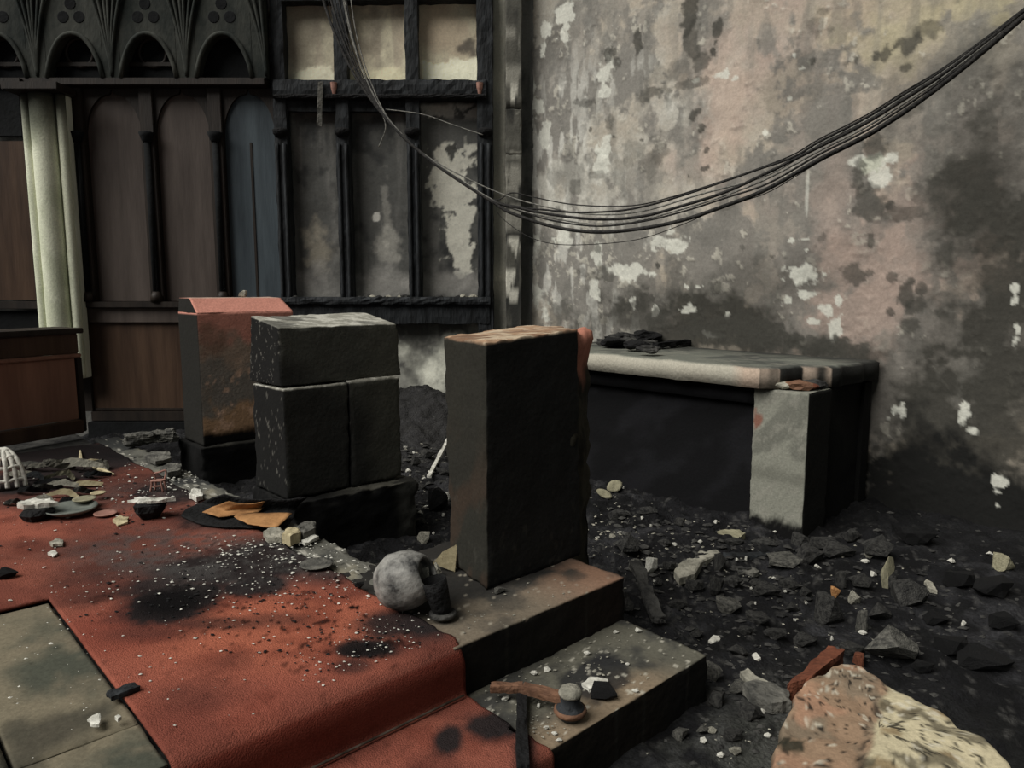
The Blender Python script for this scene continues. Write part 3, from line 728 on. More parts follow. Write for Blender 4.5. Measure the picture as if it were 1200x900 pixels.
# white pilaster in the corner of the panelling
YQ = 7.28
pil = thing('stone_pilaster', (atY(58, 380, YQ).x, YQ, 0), 'pale clustered stone pilaster standing between the wooden panels', 'pilaster')
x0, x1 = atY(33, 250, YQ).x, atY(84, 250, YQ).x; xm = (x0 + x1) / 2; w = x1 - x0
ztop = ztr - .1
def pil_col(a, n):
    x, z = a[:, 0], a[:, 2]; k = fbm(x, z * .5, 6, 4, 551)
    c = np.ones((len(a), 3)) * np.array(C(190, 192, 172, 1.5)); c = mixc(c, C(160, 164, 142, 1.6), sm(.4, .65, k) * .7)
    return mixc(c, C(34, 36, 32), sm(zat(190, YQ), zat(118, YQ), z + (k - .5) * .25) * .93)
def shaft(name, x, r, y):
    n = 60
    pts = [Vector((x, y, z)) for z in np.linspace(zat(384, YQ) - .5, ztop, n)]
    me_ = bm_mesh(tube_bm(pts, [r * (1 + .02 * mnoise.noise(Vector((x * 3, 0, p.z * 3)))) for p in pts], 16), True)
    link(name, stone_paint(me_, pil_col), 'stone', pil)
shaft('shaft', xm, w * .27, YQ + .02)
shaft('side_shaft', x0 + w * .13, w * .12, YQ + .03)
shaft('side_shaft', x1 - w * .10, w * .10, YQ + .03)
box('backing', x0, x1, YQ + .05, YQ + .14, zat(384, YQ) - .5, ztop, 'column', pil)
box('capital_block', x0 - .05, x1 + .05, YQ - .17, YQ + .14, ztop + .001, ztop + .07, 'wood_dark', pil)

# ---- left: stall front and the tall brown panel above it (this bay turns along E1)
SA, SB = onz(-70, 541, -.02), onz(99, 511, -.02)
dS = (SB - SA); dS.z = 0; LS = dS.length; dS.normalize(); nS = Vector((-dS.y, dS.x, 0))      # nS points away from the viewer
def sbox(name, a, b, n0, n1, z0, z1, mat, parent, bev=.006):
    def P_(t, n, z): q = SA + dS * t + nS * n; return Vector((q.x, q.y, z))
    q0 = [P_(a, n0, z0), P_(b, n0, z0), P_(b, n1, z0), P_(a, n1, z0)]; q1 = [Vector((p.x, p.y, z1)) for p in q0]
    bm = hexa_bm(q0, q1); bmesh.ops.bevel(bm, geom=bm.edges[:], offset=bev, segments=2, affect='EDGES')
    return link(name, bm_mesh(bm), mat, parent)
stall = thing('stall_front', SA + dS * (LS / 2), 'low red brown wooden stall front with moulded top rail and plinth', 'stall')
zS = .82
for _ in range(1):
    Ys = SB.y; zS = atY(92, 386, Ys).z
sbox('top_rail', -.2, LS + .03, -.05, .34, zS - .03, zS + .012, 'wood_dark', stall)
sbox('frieze', -.2, LS, -.012, .06, zS - .19, zS - .032, 'wood_brown_dk', stall)
sbox('moulding', -.2, LS + .01, -.03, .02, zS - .222, zS - .192, 'wood_brown', stall)
sbox('front_panel', -.2, LS - .03, .0, .04, .13, zS - .224, 'wood_brown', stall)
sbox('end_post', LS - .028, LS + .02, -.015, .07, .02, zS - .224, 'wood_dark', stall)
sbox('end_panel', LS - .02, LS, .07, .34, .02, zS - .032, 'wood_brown_dk', stall)
sbox('plinth_board', -.2, LS - .03, -.06, .035, .02, .125, 'wood_brown_dk', stall)
tp = thing('tall_wood_panel', SA + nS * .75, 'tall brown wooden panel above the low stall with a moulded sill', 'panel')
YT = 7.38
for (nm, pa, pb, ya, yb, za, zb, mt) in [('board', -60, 38, YT, YT + .04, zat(352, YT), zat(165, YT), 'wood_brown_dk'), ('edge_stile', 36, 42, YT - .03, YT + .06, zat(352, YT), zat(100, YT), 'wood_dark'),
        ('sill', -60, 47, YT - .09, YT + .08, zat(362, YT), zat(353, YT), 'wood_dark'), ('sill_board', -60, 43, YT - .03, YT + .08, zat(400, YT), zat(364, YT), 'black'),
        ('head_board', -60, 24, YT - .01, YT + .05, zat(160, YT), zat(103, YT), 'black'), ('upper_rail', -60, 30, YT - .06, YT + .05, zat(102, YT), zat(93, YT), 'wood_dark')]:
    py = 250 if nm not in ('head_board', 'upper_rail') else 120
    box(nm, atY(pa, py, YT).x, atY(pb, py, YT).x, ya, yb, za, zb, mt, tp)

# ---- charred timber frame
YF = 7.52
fr = thing('timber_frame', (atY(450, 380, YF).x, YF, 0), 'charred black timber frame of six lights against the smoke stained wall', 'frame')
rng = random.Random(3)
def charbeam(name, p0, p1, w, d, seed, mat='char', par=fr):
    """a burnt beam: square section eaten away irregularly"""
    p0, p1 = Vector(p0), Vector(p1); L = (p1 - p0).length; n = max(6, int(L / .06)); bm = bmesh.new(); rings = []
    ax = (p1 - p0).normalized(); s = Vector((1, 0, 0)) if abs(ax.z) > .5 else Vector((0, 0, 1)); y = Vector((0, 1, 0))
    for i in range(n + 1):
        c_ = p0 + (p1 - p0) * (i / n); ring = []
        for (a, b) in ((-1, -1), (-.35, -1.08), (.35, -1.08), (1, -1), (1.04, 0), (1, 1), (-1, 1), (-1.04, 0)):
            e = 1 + .12 * mnoise.fractal(Vector((c_.x * 7 + a, c_.y + b * .7, c_.z * 7 + seed * 3.1)), 1.0, 2.0, 4)
            ring.append(bm.verts.new(c_ + s * (a * w * e) + y * (b * d * e)))
        rings.append(ring)
    for i in range(n):
        for k in range(8): bm.faces.new((rings[i][k], rings[i][(k + 1) % 8], rings[i + 1][(k + 1) % 8], rings[i + 1][k]))
    bm.faces.new(rings[0][::-1]); bm.faces.new(rings[-1])
    return link(name, bm_mesh(bm), mat, par)
zt, zb = zat(-30, YF), zat(366, YF)
for i, (px, w) in enumerate([(334, .06), (405, .062), (486, .062), (569, .075)]):
    x = atY(px, 230, YF).x
    p = charbeam('post', (x, YF, zb if i < 3 else zat(392, YF)), (x, YF, zt), w, .07, i)
    link('bead', bm_mesh(tube_bm([(x - .035, YF - .085, z) for z in np.linspace(zb + .1, zat(170, YF), 16)], .018, 8), True), 'char', p)
    link('bead', bm_mesh(tube_bm([(x + .035, YF - .085, z) for z in np.linspace(zb + .1, zat(170, YF), 16)], .018, 8), True), 'char', p)
    bmc = lathe_bm([(.05, 0), (.075, .03), (.08, .06), (.06, .08)], 12); bmesh.ops.translate(bmc, verts=bmc.verts, vec=(x, YF - .06, zat(162, YF)))
    link('capital', bm_mesh(bmc, True), 'char_dark', p)
xa, xb = atY(329, 230, YF).x, atY(571, 230, YF).x
charbeam('top_rail', (xa, YF, zat(-2, YF)), (xb, YF, zat(-5, YF)), .05, .07, 11)
charbeam('transom', (xa, YF - .01, zat(106, YF)), (xb, YF - .01, zat(106, YF)), .075, .09, 12)
charbeam('transom_bead', (xa, YF - .03, zat(116, YF)), (xb, YF - .03, zat(116, YF)), .02, .09, 13, 'char_dark')
charbeam('lower_rail', (xa, YF, zat(125, YF)), (xb - .75, YF, zat(125, YF)), .05, .03, 14)
charbeam('sill', (xa, YF - .03, zat(352, YF)), (xb + .03, YF - .03, zat(352, YF)), .035, .10, 15)
charbeam('sill_board', (xa, YF - .01, zat(366, YF)), (xb + .02, YF - .01, zat(366, YF)), .11, .07, 16)
# burnt clumps left on the sill
for k in range(16):
    px = rng.choice([rng.uniform(340, 400), rng.uniform(500, 560), rng.uniform(410, 480)])
    p = atY(px, 347, YF - .1)
    bm = bmesh.new(); bmesh.ops.create_icosphere(bm, subdivisions=2, radius=rng.uniform(.02, .05))
    for v in bm.verts: v.co *= 1 + .5 * mnoise.noise(v.co * 30 + Vector((k, 0, 0))); 
    for v in bm.verts: v.co.z *= .5
    bmesh.ops.translate(bm, verts=bm.verts, vec=(p.x, YF - .06, zat(347.5, YF)))
    link('burnt_clump', bm_mesh(bm), 'rock' if k % 3 else 'pale', fr)
# pale corbel stubs on the transom and a hanging strip
for px in (391, 562):
    p = atY(px, 103, YF - .11)
    bm = lathe_bm([(.012, -.07), (.03, .0), (.035, .05)], 10); bmesh.ops.translate(bm, verts=bm.verts, vec=(p.x, YF - .10, p.z))
    link('corbel', bm_mesh(bm), 'pink', fr)
p0 = atY(373, 96, 7.38)
bm = hexa_bm([p0 + Vector((-.03, 0, -.40)), p0 + Vector((.02, 0, -.41)), p0 + Vector((.02, .012, -.41)), p0 + Vector((-.03, .012, -.40))], [p0 + Vector((.0, 0, 0)), p0 + Vector((.04, 0, .0)), p0 + Vector((.04, .012, 0)), p0 + Vector((.0, .012, 0))], cuts=5, amp=.008, ns=12)
tag(link('torn_strip', bm_mesh(bm), 'rock_mid'), 'pale torn strip hanging from the transom of the charred frame', 'strip')

# ---- corner pilaster of dark stone
def corner_col(a, n):
    x, z = a[:, 0], a[:, 2]
    k = fbm(x, z, 5, 5, 501); k2 = fbm(x, z * .3, 9, 4, 507)
    c = np.ones((len(a), 3)) * np.array(C(66, 65, 60, 2))
    c = mixc(c, C(40, 40, 38, 2), sm(.45, .62, k2))
    c = mixc(c, C(120, 118, 110, 2), sm(.60, .66, k) * .7)
    for (px, py, r) in [(597, 325, .07), (603, 287, .06), (602, 110, .04), (600, 345, .06)]:
        q = atY(px, py, 7.4); d = np.hypot(x - q.x, (z - q.z) * .7) / r + (fbm(x, z, 22, 3, 511) - .5) * 1.4
        c = mixc(c, C(160, 158, 148, 2), (1 - sm(.7, 1.0, d)) * .9)
    return c
cpil = thing('trim_1', (CORNER.x - .08, YB - .15, 0), 'dark scorched stone pilaster in the corner beside the plastered wall', 'pilaster', kind='structure')
zz = [ZF, zat(388, 7.4), zat(181, 7.4), zat(127, 7.4), ZTOP]
xa, xb = atY(593, 230, 7.4).x, atY(611, 230, 7.4).x
for i in range(4):
    q0 = [Vector((xa, 7.4, zz[i] + .004)), Vector((xb, 7.4, zz[i] + .004)), Vector((xb, 7.62, zz[i] + .004)), Vector((xa, 7.62, zz[i] + .004))]
    q1 = [Vector((p.x, p.y, zz[i + 1])) for p in q0]
    bm = hexa_bm(q0, q1, cuts=26, amp=.008, ns=6, chip=.01, seed=40 + i)
    link('pilaster_block', stone_paint(bm_mesh(bm, True), corner_col), 'stone', cpil)

# ================================================================== THE PEDESTALS
def ped_paint(fn): return fn
def ped(name, parent, uv, z0, z1, paint, cuts=44, amp=.010, chip=.02, seed=0, top=None, ns=5):
    q0 = [UV(u, v, z0) for u, v in uv]
    q1 = [UV(u, v, z1 if top is None else top[i]) for i, (u, v) in enumerate(uv)] if top is None or not isinstance(top[0], tuple) else [UV(*t) for t in top]
    bm = hexa_bm(q0, q1, cuts=cuts, amp=amp, ns=ns, chip=chip, seed=seed)
    me = stone_paint(bm_mesh(bm, True), paint)
    return link(name, me, 'stone', parent)
def local(a):
    d = a - np.array(O0); return d @ np.array(E1), d @ np.array(E2), a[:, 2]
nE1, nE2 = np.array(E1), np.array(E2)
def c2(u, v, z): return u + .5 * v - .3 * z, z + .9 * v + .2 * u

# -- pedestal on the step: black, with a pale broken top
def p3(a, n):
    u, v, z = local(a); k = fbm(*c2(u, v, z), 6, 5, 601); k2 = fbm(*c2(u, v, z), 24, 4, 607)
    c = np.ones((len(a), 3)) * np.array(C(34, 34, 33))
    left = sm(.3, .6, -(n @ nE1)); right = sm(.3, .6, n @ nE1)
    c = mixc(c, C(46, 45, 39), left * (.6 + .4 * k)); c = mixc(c, C(64, 50, 40), left * sm(.5, .7, k) * sm(.7, .3, z) * .6)  # left face painted lighter, side light put into the stone colour
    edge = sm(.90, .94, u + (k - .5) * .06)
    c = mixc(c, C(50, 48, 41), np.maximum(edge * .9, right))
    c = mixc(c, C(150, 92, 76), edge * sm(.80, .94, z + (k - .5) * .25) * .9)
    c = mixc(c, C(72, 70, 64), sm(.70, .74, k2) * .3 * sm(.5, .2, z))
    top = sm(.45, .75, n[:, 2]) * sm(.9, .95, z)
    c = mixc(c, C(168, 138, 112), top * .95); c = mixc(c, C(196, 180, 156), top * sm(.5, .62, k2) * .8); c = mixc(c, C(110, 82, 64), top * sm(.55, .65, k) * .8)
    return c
t3 = thing('stone_pedestal', UV(.6, .45, 0), 'soot black stone pedestal with broken pale top standing on the upper step', 'pedestal', 'stone pedestals in a row')
zt3 = atY(577, 400, 2.84).z
uv3 = [(.365, .29), (.93, .29), (.93, .60), (.43, .60)]
tp3 = [(.365, .29, zt3), (.90, .30, zt3 + .03), (.93, .60, zt3 + .035), (.40, .60, zt3 + .005)]
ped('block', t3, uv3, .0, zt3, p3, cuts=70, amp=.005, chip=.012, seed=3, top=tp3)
# spalled lower end
def p3b(a, n):
    u, v, z = local(a); k = fbm(*c2(u, v, z), 9, 4, 611)
    c = np.ones((len(a), 3)) * np.array(C(62, 59, 50)); c = mixc(c, C(28, 28, 26), sm(.45, .62, k) * .7); return mixc(c, C(150, 100, 84, 1.5), sm(.78, .9, z + (k - .5) * .3) * .9)
ped('spalled_edge', t3, [(.88, .315), (1.08, .36), (1.08, .62), (.88, .62)], -.42, zt3 - .02, p3b, cuts=40, amp=.03, chip=.03, seed=9, top=[(.86, .305, zt3 + .015), (1.03, .35, zt3 + .01), (1.03, .60, zt3 + .0), (.86, .6, zt3 + .0)])

# -- two course pedestal
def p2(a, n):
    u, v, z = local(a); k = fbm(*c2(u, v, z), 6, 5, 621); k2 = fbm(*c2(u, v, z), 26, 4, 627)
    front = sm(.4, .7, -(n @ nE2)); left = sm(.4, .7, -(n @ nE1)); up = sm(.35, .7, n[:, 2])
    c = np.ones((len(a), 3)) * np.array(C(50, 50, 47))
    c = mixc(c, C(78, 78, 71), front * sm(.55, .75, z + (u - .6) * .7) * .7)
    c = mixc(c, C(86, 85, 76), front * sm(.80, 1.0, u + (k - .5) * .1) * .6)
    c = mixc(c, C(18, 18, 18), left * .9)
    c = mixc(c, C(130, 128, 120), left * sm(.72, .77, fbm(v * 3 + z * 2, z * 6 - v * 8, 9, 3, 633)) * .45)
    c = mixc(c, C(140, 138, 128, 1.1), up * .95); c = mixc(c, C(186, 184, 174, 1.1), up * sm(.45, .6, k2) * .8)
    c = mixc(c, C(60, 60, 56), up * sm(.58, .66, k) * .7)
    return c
t2 = thing('stone_pedestal', UV(.68, 2.15, 0), 'blackened two course stone pedestal with an ash grey sloping top', 'pedestal', 'stone pedestals in a row')
F2 = UV(.36, 2.0); Yf = F2.y
zc = atY(333, 455, Yf).z; zf2 = atY(325, 384, Yf).z
zb2_ = atY(293, 371, Yf + .3).z
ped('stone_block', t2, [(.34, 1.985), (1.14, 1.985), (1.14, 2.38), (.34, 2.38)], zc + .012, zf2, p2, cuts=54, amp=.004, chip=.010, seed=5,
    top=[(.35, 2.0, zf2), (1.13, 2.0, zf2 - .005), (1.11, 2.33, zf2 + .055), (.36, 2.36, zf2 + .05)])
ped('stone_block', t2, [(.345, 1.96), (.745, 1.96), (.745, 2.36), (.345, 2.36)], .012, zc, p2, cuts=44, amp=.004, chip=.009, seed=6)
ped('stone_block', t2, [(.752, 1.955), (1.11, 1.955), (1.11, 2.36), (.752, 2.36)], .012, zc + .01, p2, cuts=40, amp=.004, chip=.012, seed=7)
def pl(a, n):
    u, v, z = local(a); k = fbm(*c2(u, v, z), 9, 5, 641)
    up = sm(.35, .7, n[:, 2]); c = np.ones((len(a), 3)) * np.array(C(12, 12, 12))
    c = mixc(c, C(56, 56, 52), sm(.98, 1.06, u + (k - .5) * .1) * .8)
    c = mixc(c, C(92, 90, 82), up * .8 * sm(.5, .9, u)); c = mixc(c, C(26, 26, 25), up * sm(.45, .6, k) * .8)
    return c
ped('plinth', t2, [(.34, 1.90), (1.17, 1.86), (1.17, 2.42), (.34, 2.42)], -.42, .006, pl, cuts=40, amp=.014, chip=.03, seed=8)

# -- pink pedestal
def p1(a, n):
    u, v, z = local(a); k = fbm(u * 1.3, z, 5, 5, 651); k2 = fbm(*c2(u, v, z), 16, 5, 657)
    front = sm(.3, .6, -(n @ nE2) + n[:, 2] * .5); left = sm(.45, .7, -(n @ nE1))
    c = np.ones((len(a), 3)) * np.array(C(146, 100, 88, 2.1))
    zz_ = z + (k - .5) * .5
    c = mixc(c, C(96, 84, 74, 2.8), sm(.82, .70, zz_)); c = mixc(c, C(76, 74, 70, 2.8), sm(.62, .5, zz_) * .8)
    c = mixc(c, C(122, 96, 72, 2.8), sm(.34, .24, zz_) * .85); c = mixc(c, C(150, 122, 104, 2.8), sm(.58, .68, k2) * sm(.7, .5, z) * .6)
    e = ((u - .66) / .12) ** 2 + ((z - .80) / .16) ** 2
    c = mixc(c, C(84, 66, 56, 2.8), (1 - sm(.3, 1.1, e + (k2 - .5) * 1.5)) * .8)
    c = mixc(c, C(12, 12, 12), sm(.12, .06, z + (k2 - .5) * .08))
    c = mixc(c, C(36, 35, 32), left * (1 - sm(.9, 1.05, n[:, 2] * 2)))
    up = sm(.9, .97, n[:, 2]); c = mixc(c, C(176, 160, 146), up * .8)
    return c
t1 = thing('stone_pedestal', UV(.85, 3.95, 0), 'pink stone pedestal with smoke stained face and chamfered top', 'pedestal', 'stone pedestals in a row')
zf1 = atY(235, 362, 5.6).z; zk1 = atY(235, 349, 5.75).z
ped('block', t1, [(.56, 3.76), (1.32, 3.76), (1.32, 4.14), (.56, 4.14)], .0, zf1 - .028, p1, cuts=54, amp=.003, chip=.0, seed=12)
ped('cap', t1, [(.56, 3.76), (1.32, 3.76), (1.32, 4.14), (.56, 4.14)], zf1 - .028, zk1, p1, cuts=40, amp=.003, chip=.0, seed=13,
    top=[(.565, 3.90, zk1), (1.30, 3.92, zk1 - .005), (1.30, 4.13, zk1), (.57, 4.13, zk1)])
ped('footing', t1, [(.52, 3.72), (1.36, 3.72), (1.36, 4.2), (.52, 4.2)], -.40, -.002, pl, cuts=24, amp=.012, chip=.03, seed=14)

# ================================================================== THE SIDE ALTAR BY THE WALL
alt = thing('side_altar', UV(3.3, 1.3, -.36), 'massive plastered side altar with cracked slab top against the peeling wall', 'altar')
U0, V0 = 2.82, .16
zA = atY(905, 460, UV(U0, V0).y).z
def altar_col(kind):
    def fn(a, n):
        u, v, z = local(a); k = fbm(*c2(u, v, z), 5, 5, 701); k2 = fbm(*c2(u, v, z), 20, 5, 707)
        if kind == 'top':
            c = np.ones((len(a), 3)) * np.array(C(104, 106, 98)); c = mixc(c, C(76, 78, 74), sm(.45, .6, k)); c = mixc(c, C(128, 126, 116), sm(.58, .64, k2) * .5)
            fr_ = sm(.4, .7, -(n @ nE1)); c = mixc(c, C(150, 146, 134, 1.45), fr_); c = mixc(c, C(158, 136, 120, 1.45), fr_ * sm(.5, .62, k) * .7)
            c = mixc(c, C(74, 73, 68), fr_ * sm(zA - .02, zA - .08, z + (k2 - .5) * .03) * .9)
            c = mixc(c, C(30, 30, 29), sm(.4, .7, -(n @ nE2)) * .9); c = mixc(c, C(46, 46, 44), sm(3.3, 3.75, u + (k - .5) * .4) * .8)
            return c
        if kind == 'pier':
            c = np.ones((len(a), 3)) * np.array(C(126, 126, 116, 1.15)); c = mixc(c, C(94, 94, 87, 1.15), sm(.5, .64, k) * .7); c = mixc(c, C(144, 142, 132), sm(.56, .66, k2) * .5)
            zb_ = -.36
            c = mixc(c, C(60, 60, 52), sm(.08, -.02, np.abs(z - .02) + (k - .5) * .1) * .4)
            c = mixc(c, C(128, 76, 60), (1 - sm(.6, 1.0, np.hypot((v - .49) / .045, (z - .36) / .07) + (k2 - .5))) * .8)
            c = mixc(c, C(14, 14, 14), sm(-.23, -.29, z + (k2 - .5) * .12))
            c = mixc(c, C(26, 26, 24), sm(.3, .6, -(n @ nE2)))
            return c
        if kind == 'end':
            c = np.ones((len(a), 3)) * np.array(C(18, 18, 17)); return mixc(c, C(34, 34, 30), sm(.5, .65, k) * .6)
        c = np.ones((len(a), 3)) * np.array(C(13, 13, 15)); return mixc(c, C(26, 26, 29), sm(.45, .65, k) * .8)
    return fn
def apart(name, uv, z0, z1, kind, cuts, amp, chip, seed, parent=alt, top=None):
    return ped(name, parent, uv, z0, z1, altar_col(kind), cuts=cuts, amp=amp, chip=chip, seed=seed, top=top)
ZB = -.44
zt_ = zA + .0
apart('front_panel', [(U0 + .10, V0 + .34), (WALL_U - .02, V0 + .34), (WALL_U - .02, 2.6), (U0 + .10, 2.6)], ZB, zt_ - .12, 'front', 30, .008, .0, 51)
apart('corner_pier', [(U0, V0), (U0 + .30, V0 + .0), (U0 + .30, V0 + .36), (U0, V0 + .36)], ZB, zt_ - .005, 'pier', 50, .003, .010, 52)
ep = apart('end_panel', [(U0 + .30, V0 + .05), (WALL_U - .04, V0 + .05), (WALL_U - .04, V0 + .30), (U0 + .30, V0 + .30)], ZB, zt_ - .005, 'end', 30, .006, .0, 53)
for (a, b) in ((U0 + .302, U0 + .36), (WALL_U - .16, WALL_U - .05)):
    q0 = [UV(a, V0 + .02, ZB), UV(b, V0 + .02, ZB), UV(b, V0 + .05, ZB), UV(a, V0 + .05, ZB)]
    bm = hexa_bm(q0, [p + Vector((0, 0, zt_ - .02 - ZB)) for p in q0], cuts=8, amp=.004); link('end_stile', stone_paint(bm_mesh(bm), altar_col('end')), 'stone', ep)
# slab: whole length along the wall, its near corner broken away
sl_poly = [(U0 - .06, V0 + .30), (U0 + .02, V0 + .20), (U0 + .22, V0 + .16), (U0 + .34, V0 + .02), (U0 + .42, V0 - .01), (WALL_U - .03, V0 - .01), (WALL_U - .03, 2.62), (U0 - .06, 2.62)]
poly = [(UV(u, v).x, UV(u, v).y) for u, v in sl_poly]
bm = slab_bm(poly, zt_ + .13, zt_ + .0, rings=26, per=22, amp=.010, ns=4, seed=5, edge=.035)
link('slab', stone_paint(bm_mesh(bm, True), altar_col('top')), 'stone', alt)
bm = slab_bm([(UV(u, v).x, UV(u, v).y) for u, v in [(U0 + .05, V0 + .34), (U0 + .03, 2.6), (WALL_U - .04, 2.6), (WALL_U - .04, V0 + .34)]], zt_ - .0, zt_ - .118, 4, 20, .004, 5, 6, .012)
link('under_course', stone_paint(bm_mesh(bm, True), altar_col('front')), 'stone', alt)
# brick fill bared by the broken corner
for (u, v, r, m_) in [(U0 + .11, V0 + .12, .085, 'stick'), (U0 + .24, V0 + .09, .085, 'rock'), (U0 + .14, V0 + .05, .04, 'brick'), (U0 + .05, V0 + .20, .05, 'pale')]:
    bm = bmesh.new(); bmesh.ops.create_icosphere(bm, subdivisions=2, radius=r)
    for vv_ in bm.verts: vv_.co *= 1 + .5 * mnoise.noise(vv_.co * 20 + Vector((u * 9, v, 0)))
    for vv_ in bm.verts: vv_.co.z *= .42
    bmesh.ops.translate(bm, verts=bm.verts, vec=UV(u, v, zt_ + .02)); link('bared_fill', bm_mesh(bm), m_, alt)

# charred debris lying on the altar
YD = 0
def charlog(name, p0, p1, w, h, mat, label, cat, group=None, seed=0):
    p0, p1 = Vector(p0), Vector(p1); ax = (p1 - p0).normalized(); sd_ = ax.cross(Vector((0, 0, 1))).normalized()
    q0 = [p0 - sd_ * w, p1 - sd_ * w, p1 + sd_ * w, p0 + sd_ * w]; q1 = [p + Vector((0, 0, h)) for p in q0]
    bm = hexa_bm(q0, q1, cuts=9, amp=min(w, h) * .5, ns=14, chip=min(w, h) * .4, seed=seed)
    return tag(link(name, bm_mesh(bm), mat), label, cat, group)
zs_ = zt_ + .142
def slabpt(px, py): return onz(px, py, zs_)
charlog('charred_beam', slabpt(768, 408), slabpt(826, 402), .03, .045, 'char_dark', 'short black beam lying on the side altar slab near the wall', 'beam', None, 3)
charlog('charred_board', slabpt(702, 404), slabpt(770, 407), .05, .05, 'rock', 'charred flat board lying across the far end of the altar slab', 'board', None, 4)
for k, (px, py, r) in enumerate([(728, 399, .08), (745, 404, .06), (762, 409, .05), (755, 396, .08), (738, 396, .07), (718, 400, .06)]):
    bm = bmesh.new(); bmesh.ops.create_icosphere(bm, subdivisions=3, radius=r)
    for vv_ in bm.verts: vv_.co = Vector((vv_.co.x * 1.5, vv_.co.y * 1.2, vv_.co.z * .55)) * (1 + .7 * mnoise.fractal(vv_.co * 12 + Vector((k * 3, 0, 0)), 1.0, 2.0, 3))
    p = slabpt(px, py + 6); zm_ = min(v.co.z for v in bm.verts); bmesh.ops.translate(bm, verts=bm.verts, vec=p + Vector((0, 0, -zm_ + .002)))
    tag(link('charred_lump', bm_mesh(bm), 'char_dark' if k % 2 else 'rock'), 'charred lump lying among debris on the side altar slab', 'lump', 'charred lumps on the altar')

# ================================================================== CABLES
def cable_depth(px):     # the bundle swings from near the burnt frame to the right, always in front of both walls
    t = min(max((px - 380) / 820, 0), 1.1); return 6.7 - 2.8 * t
def cable(pix, r, mat, label, grp='burnt cables of the hanging bundle'):
    pts = [atY(px, py, cable_depth(px)) for px, py in pix]
    bm = tube_bm(spline(pts, 7), r, 6)
    return tag(link('cable', bm_mesh(bm, True), mat), label, 'cable', grp)
random.seed(12)
def leftrun(i):
    a = [(362 + 12 * i, -70), (379 + 9 * i, 0), (396 + 6.5 * i, 48), (418 + 4.2 * i, 92), (446 + 1.2 * i, 131), (470 + .5 * i, 158), (503, 187 - .6 * i), (540, 213 - .8 * i), (578, 237 - 1.0 * i)]
    return a
def rightend(y0): return [(960, 178 + y0), (1015, 150 + y0), (1060, 122 + y0), (1100, 95 + y0 * .8), (1150, 57 + y0 * .6), (1200, 16 + y0 * .4), (1270, -40 + y0 * .3)]
cable(leftrun(0) + [(600, 250), (650, 266), (700, 272), (750, 268), (800, 258), (850, 241), (900, 221)] + rightend(9), .0135, 'cable', 'thickest black burnt cable, lowest of the heavy strands across the wall')
cable(leftrun(1) + [(615, 245), (650, 252), (700, 257), (750, 254), (800, 241), (850, 225), (900, 202)] + rightend(-6), .0105, 'cable', 'medium black cable forming the upper heavy strand of the bundle')
cable(leftrun(2) + [(612, 243), (640, 246), (675, 249), (725, 247), (762, 240), (800, 229), (850, 212), (887, 199)] + [(930, 184)] + rightend(-12), .0075, 'cable', 'thin burnt cable running just above the heavy strands of the bundle')
cable(leftrun(3) + [(600, 226), (625, 231), (675, 240), (740, 241), (790, 230), (850, 211), (890, 197)] + [(930, 181)] + rightend(-15), .0045, 'cable', 'thinnest wire along the very top of the hanging bundle')
cable(leftrun(1.5) + [(615, 249), (650, 259), (700, 265), (750, 260), (800, 248), (850, 232), (900, 215)] + rightend(3), .0065, 'cable', 'slim dark cable tucked between the two heavy strands')
cable(leftrun(2.6) + [(612, 247), (650, 256), (690, 262), (740, 260), (800, 245), (850, 229), (900, 209)] + rightend(-1), .006, 'cable_pale', 'slim greyish stripped cable in the middle of the bundle')
cable(leftrun(.6) + [(585, 252), (615, 275), (650, 286), (700, 286), (750, 280), (800, 263), (830, 250), (870, 236), (905, 223)] + rightend(12), .003, 'cable', 'loose fine wire sagging below the bundle')
cable(leftrun(3.6)[:7] + [(545, 208), (590, 228), (630, 240), (690, 251), (750, 248), (820, 228), (900, 205)] + rightend(-9), .0055, 'cable_pale', 'pale frayed cable joining the bundle from the upper rail')
cable([(398, -60), (404, 0), (412, 40), (424, 80), (437, 110), (447, 131), (452, 150), (444, 172)], .006, 'cable_pale', 'short broken cable end hanging off the bundle', None)
cable([(452, 128), (495, 134), (530, 146), (566, 158)], .004, 'cable_pale', 'thin wire stretched across the charred frame', None)

# ================================================================== RUBBLE AND DEBRIS
random.seed(77)
def rock_mesh(seed, n=16, flat=1.0):
    r = random.Random(seed); bm = bmesh.new()
    for i in range(n):
        v = Vector((r.gauss(0, 1), r.gauss(0, 1), r.gauss(0, 1))).normalized() * r.uniform(.75, 1.0)
        bm.verts.new((v.x * .5, v.y * .5, v.z * .5 * flat))
    h = bmesh.ops.convex_hull(bm, input=bm.verts)
    bmesh.ops.delete(bm, geom=[g for g in h['geom_interior'] if isinstance(g, bmesh.types.BMVert)], context='VERTS')
    bmesh.ops.triangulate(bm, faces=bm.faces)
    bmesh.ops.subdivide_edges(bm, edges=bm.edges[:], cuts=1, use_grid_fill=True)
    for v in bm.verts: v.co += v.co.normalized() * .05 * mnoise.fractal(v.co * 5 + Vector((seed, 0, 0)), 1.0, 2.0, 3)
    zmin = min(v.co.z for v in bm.verts)
    for v in bm.verts: v.co.z -= zmin
    return bm_mesh(bm)
ROCKS = [rock_mesh(i) for i in range(7)] + [rock_mesh(20 + i, 18, .45) for i in range(4)]
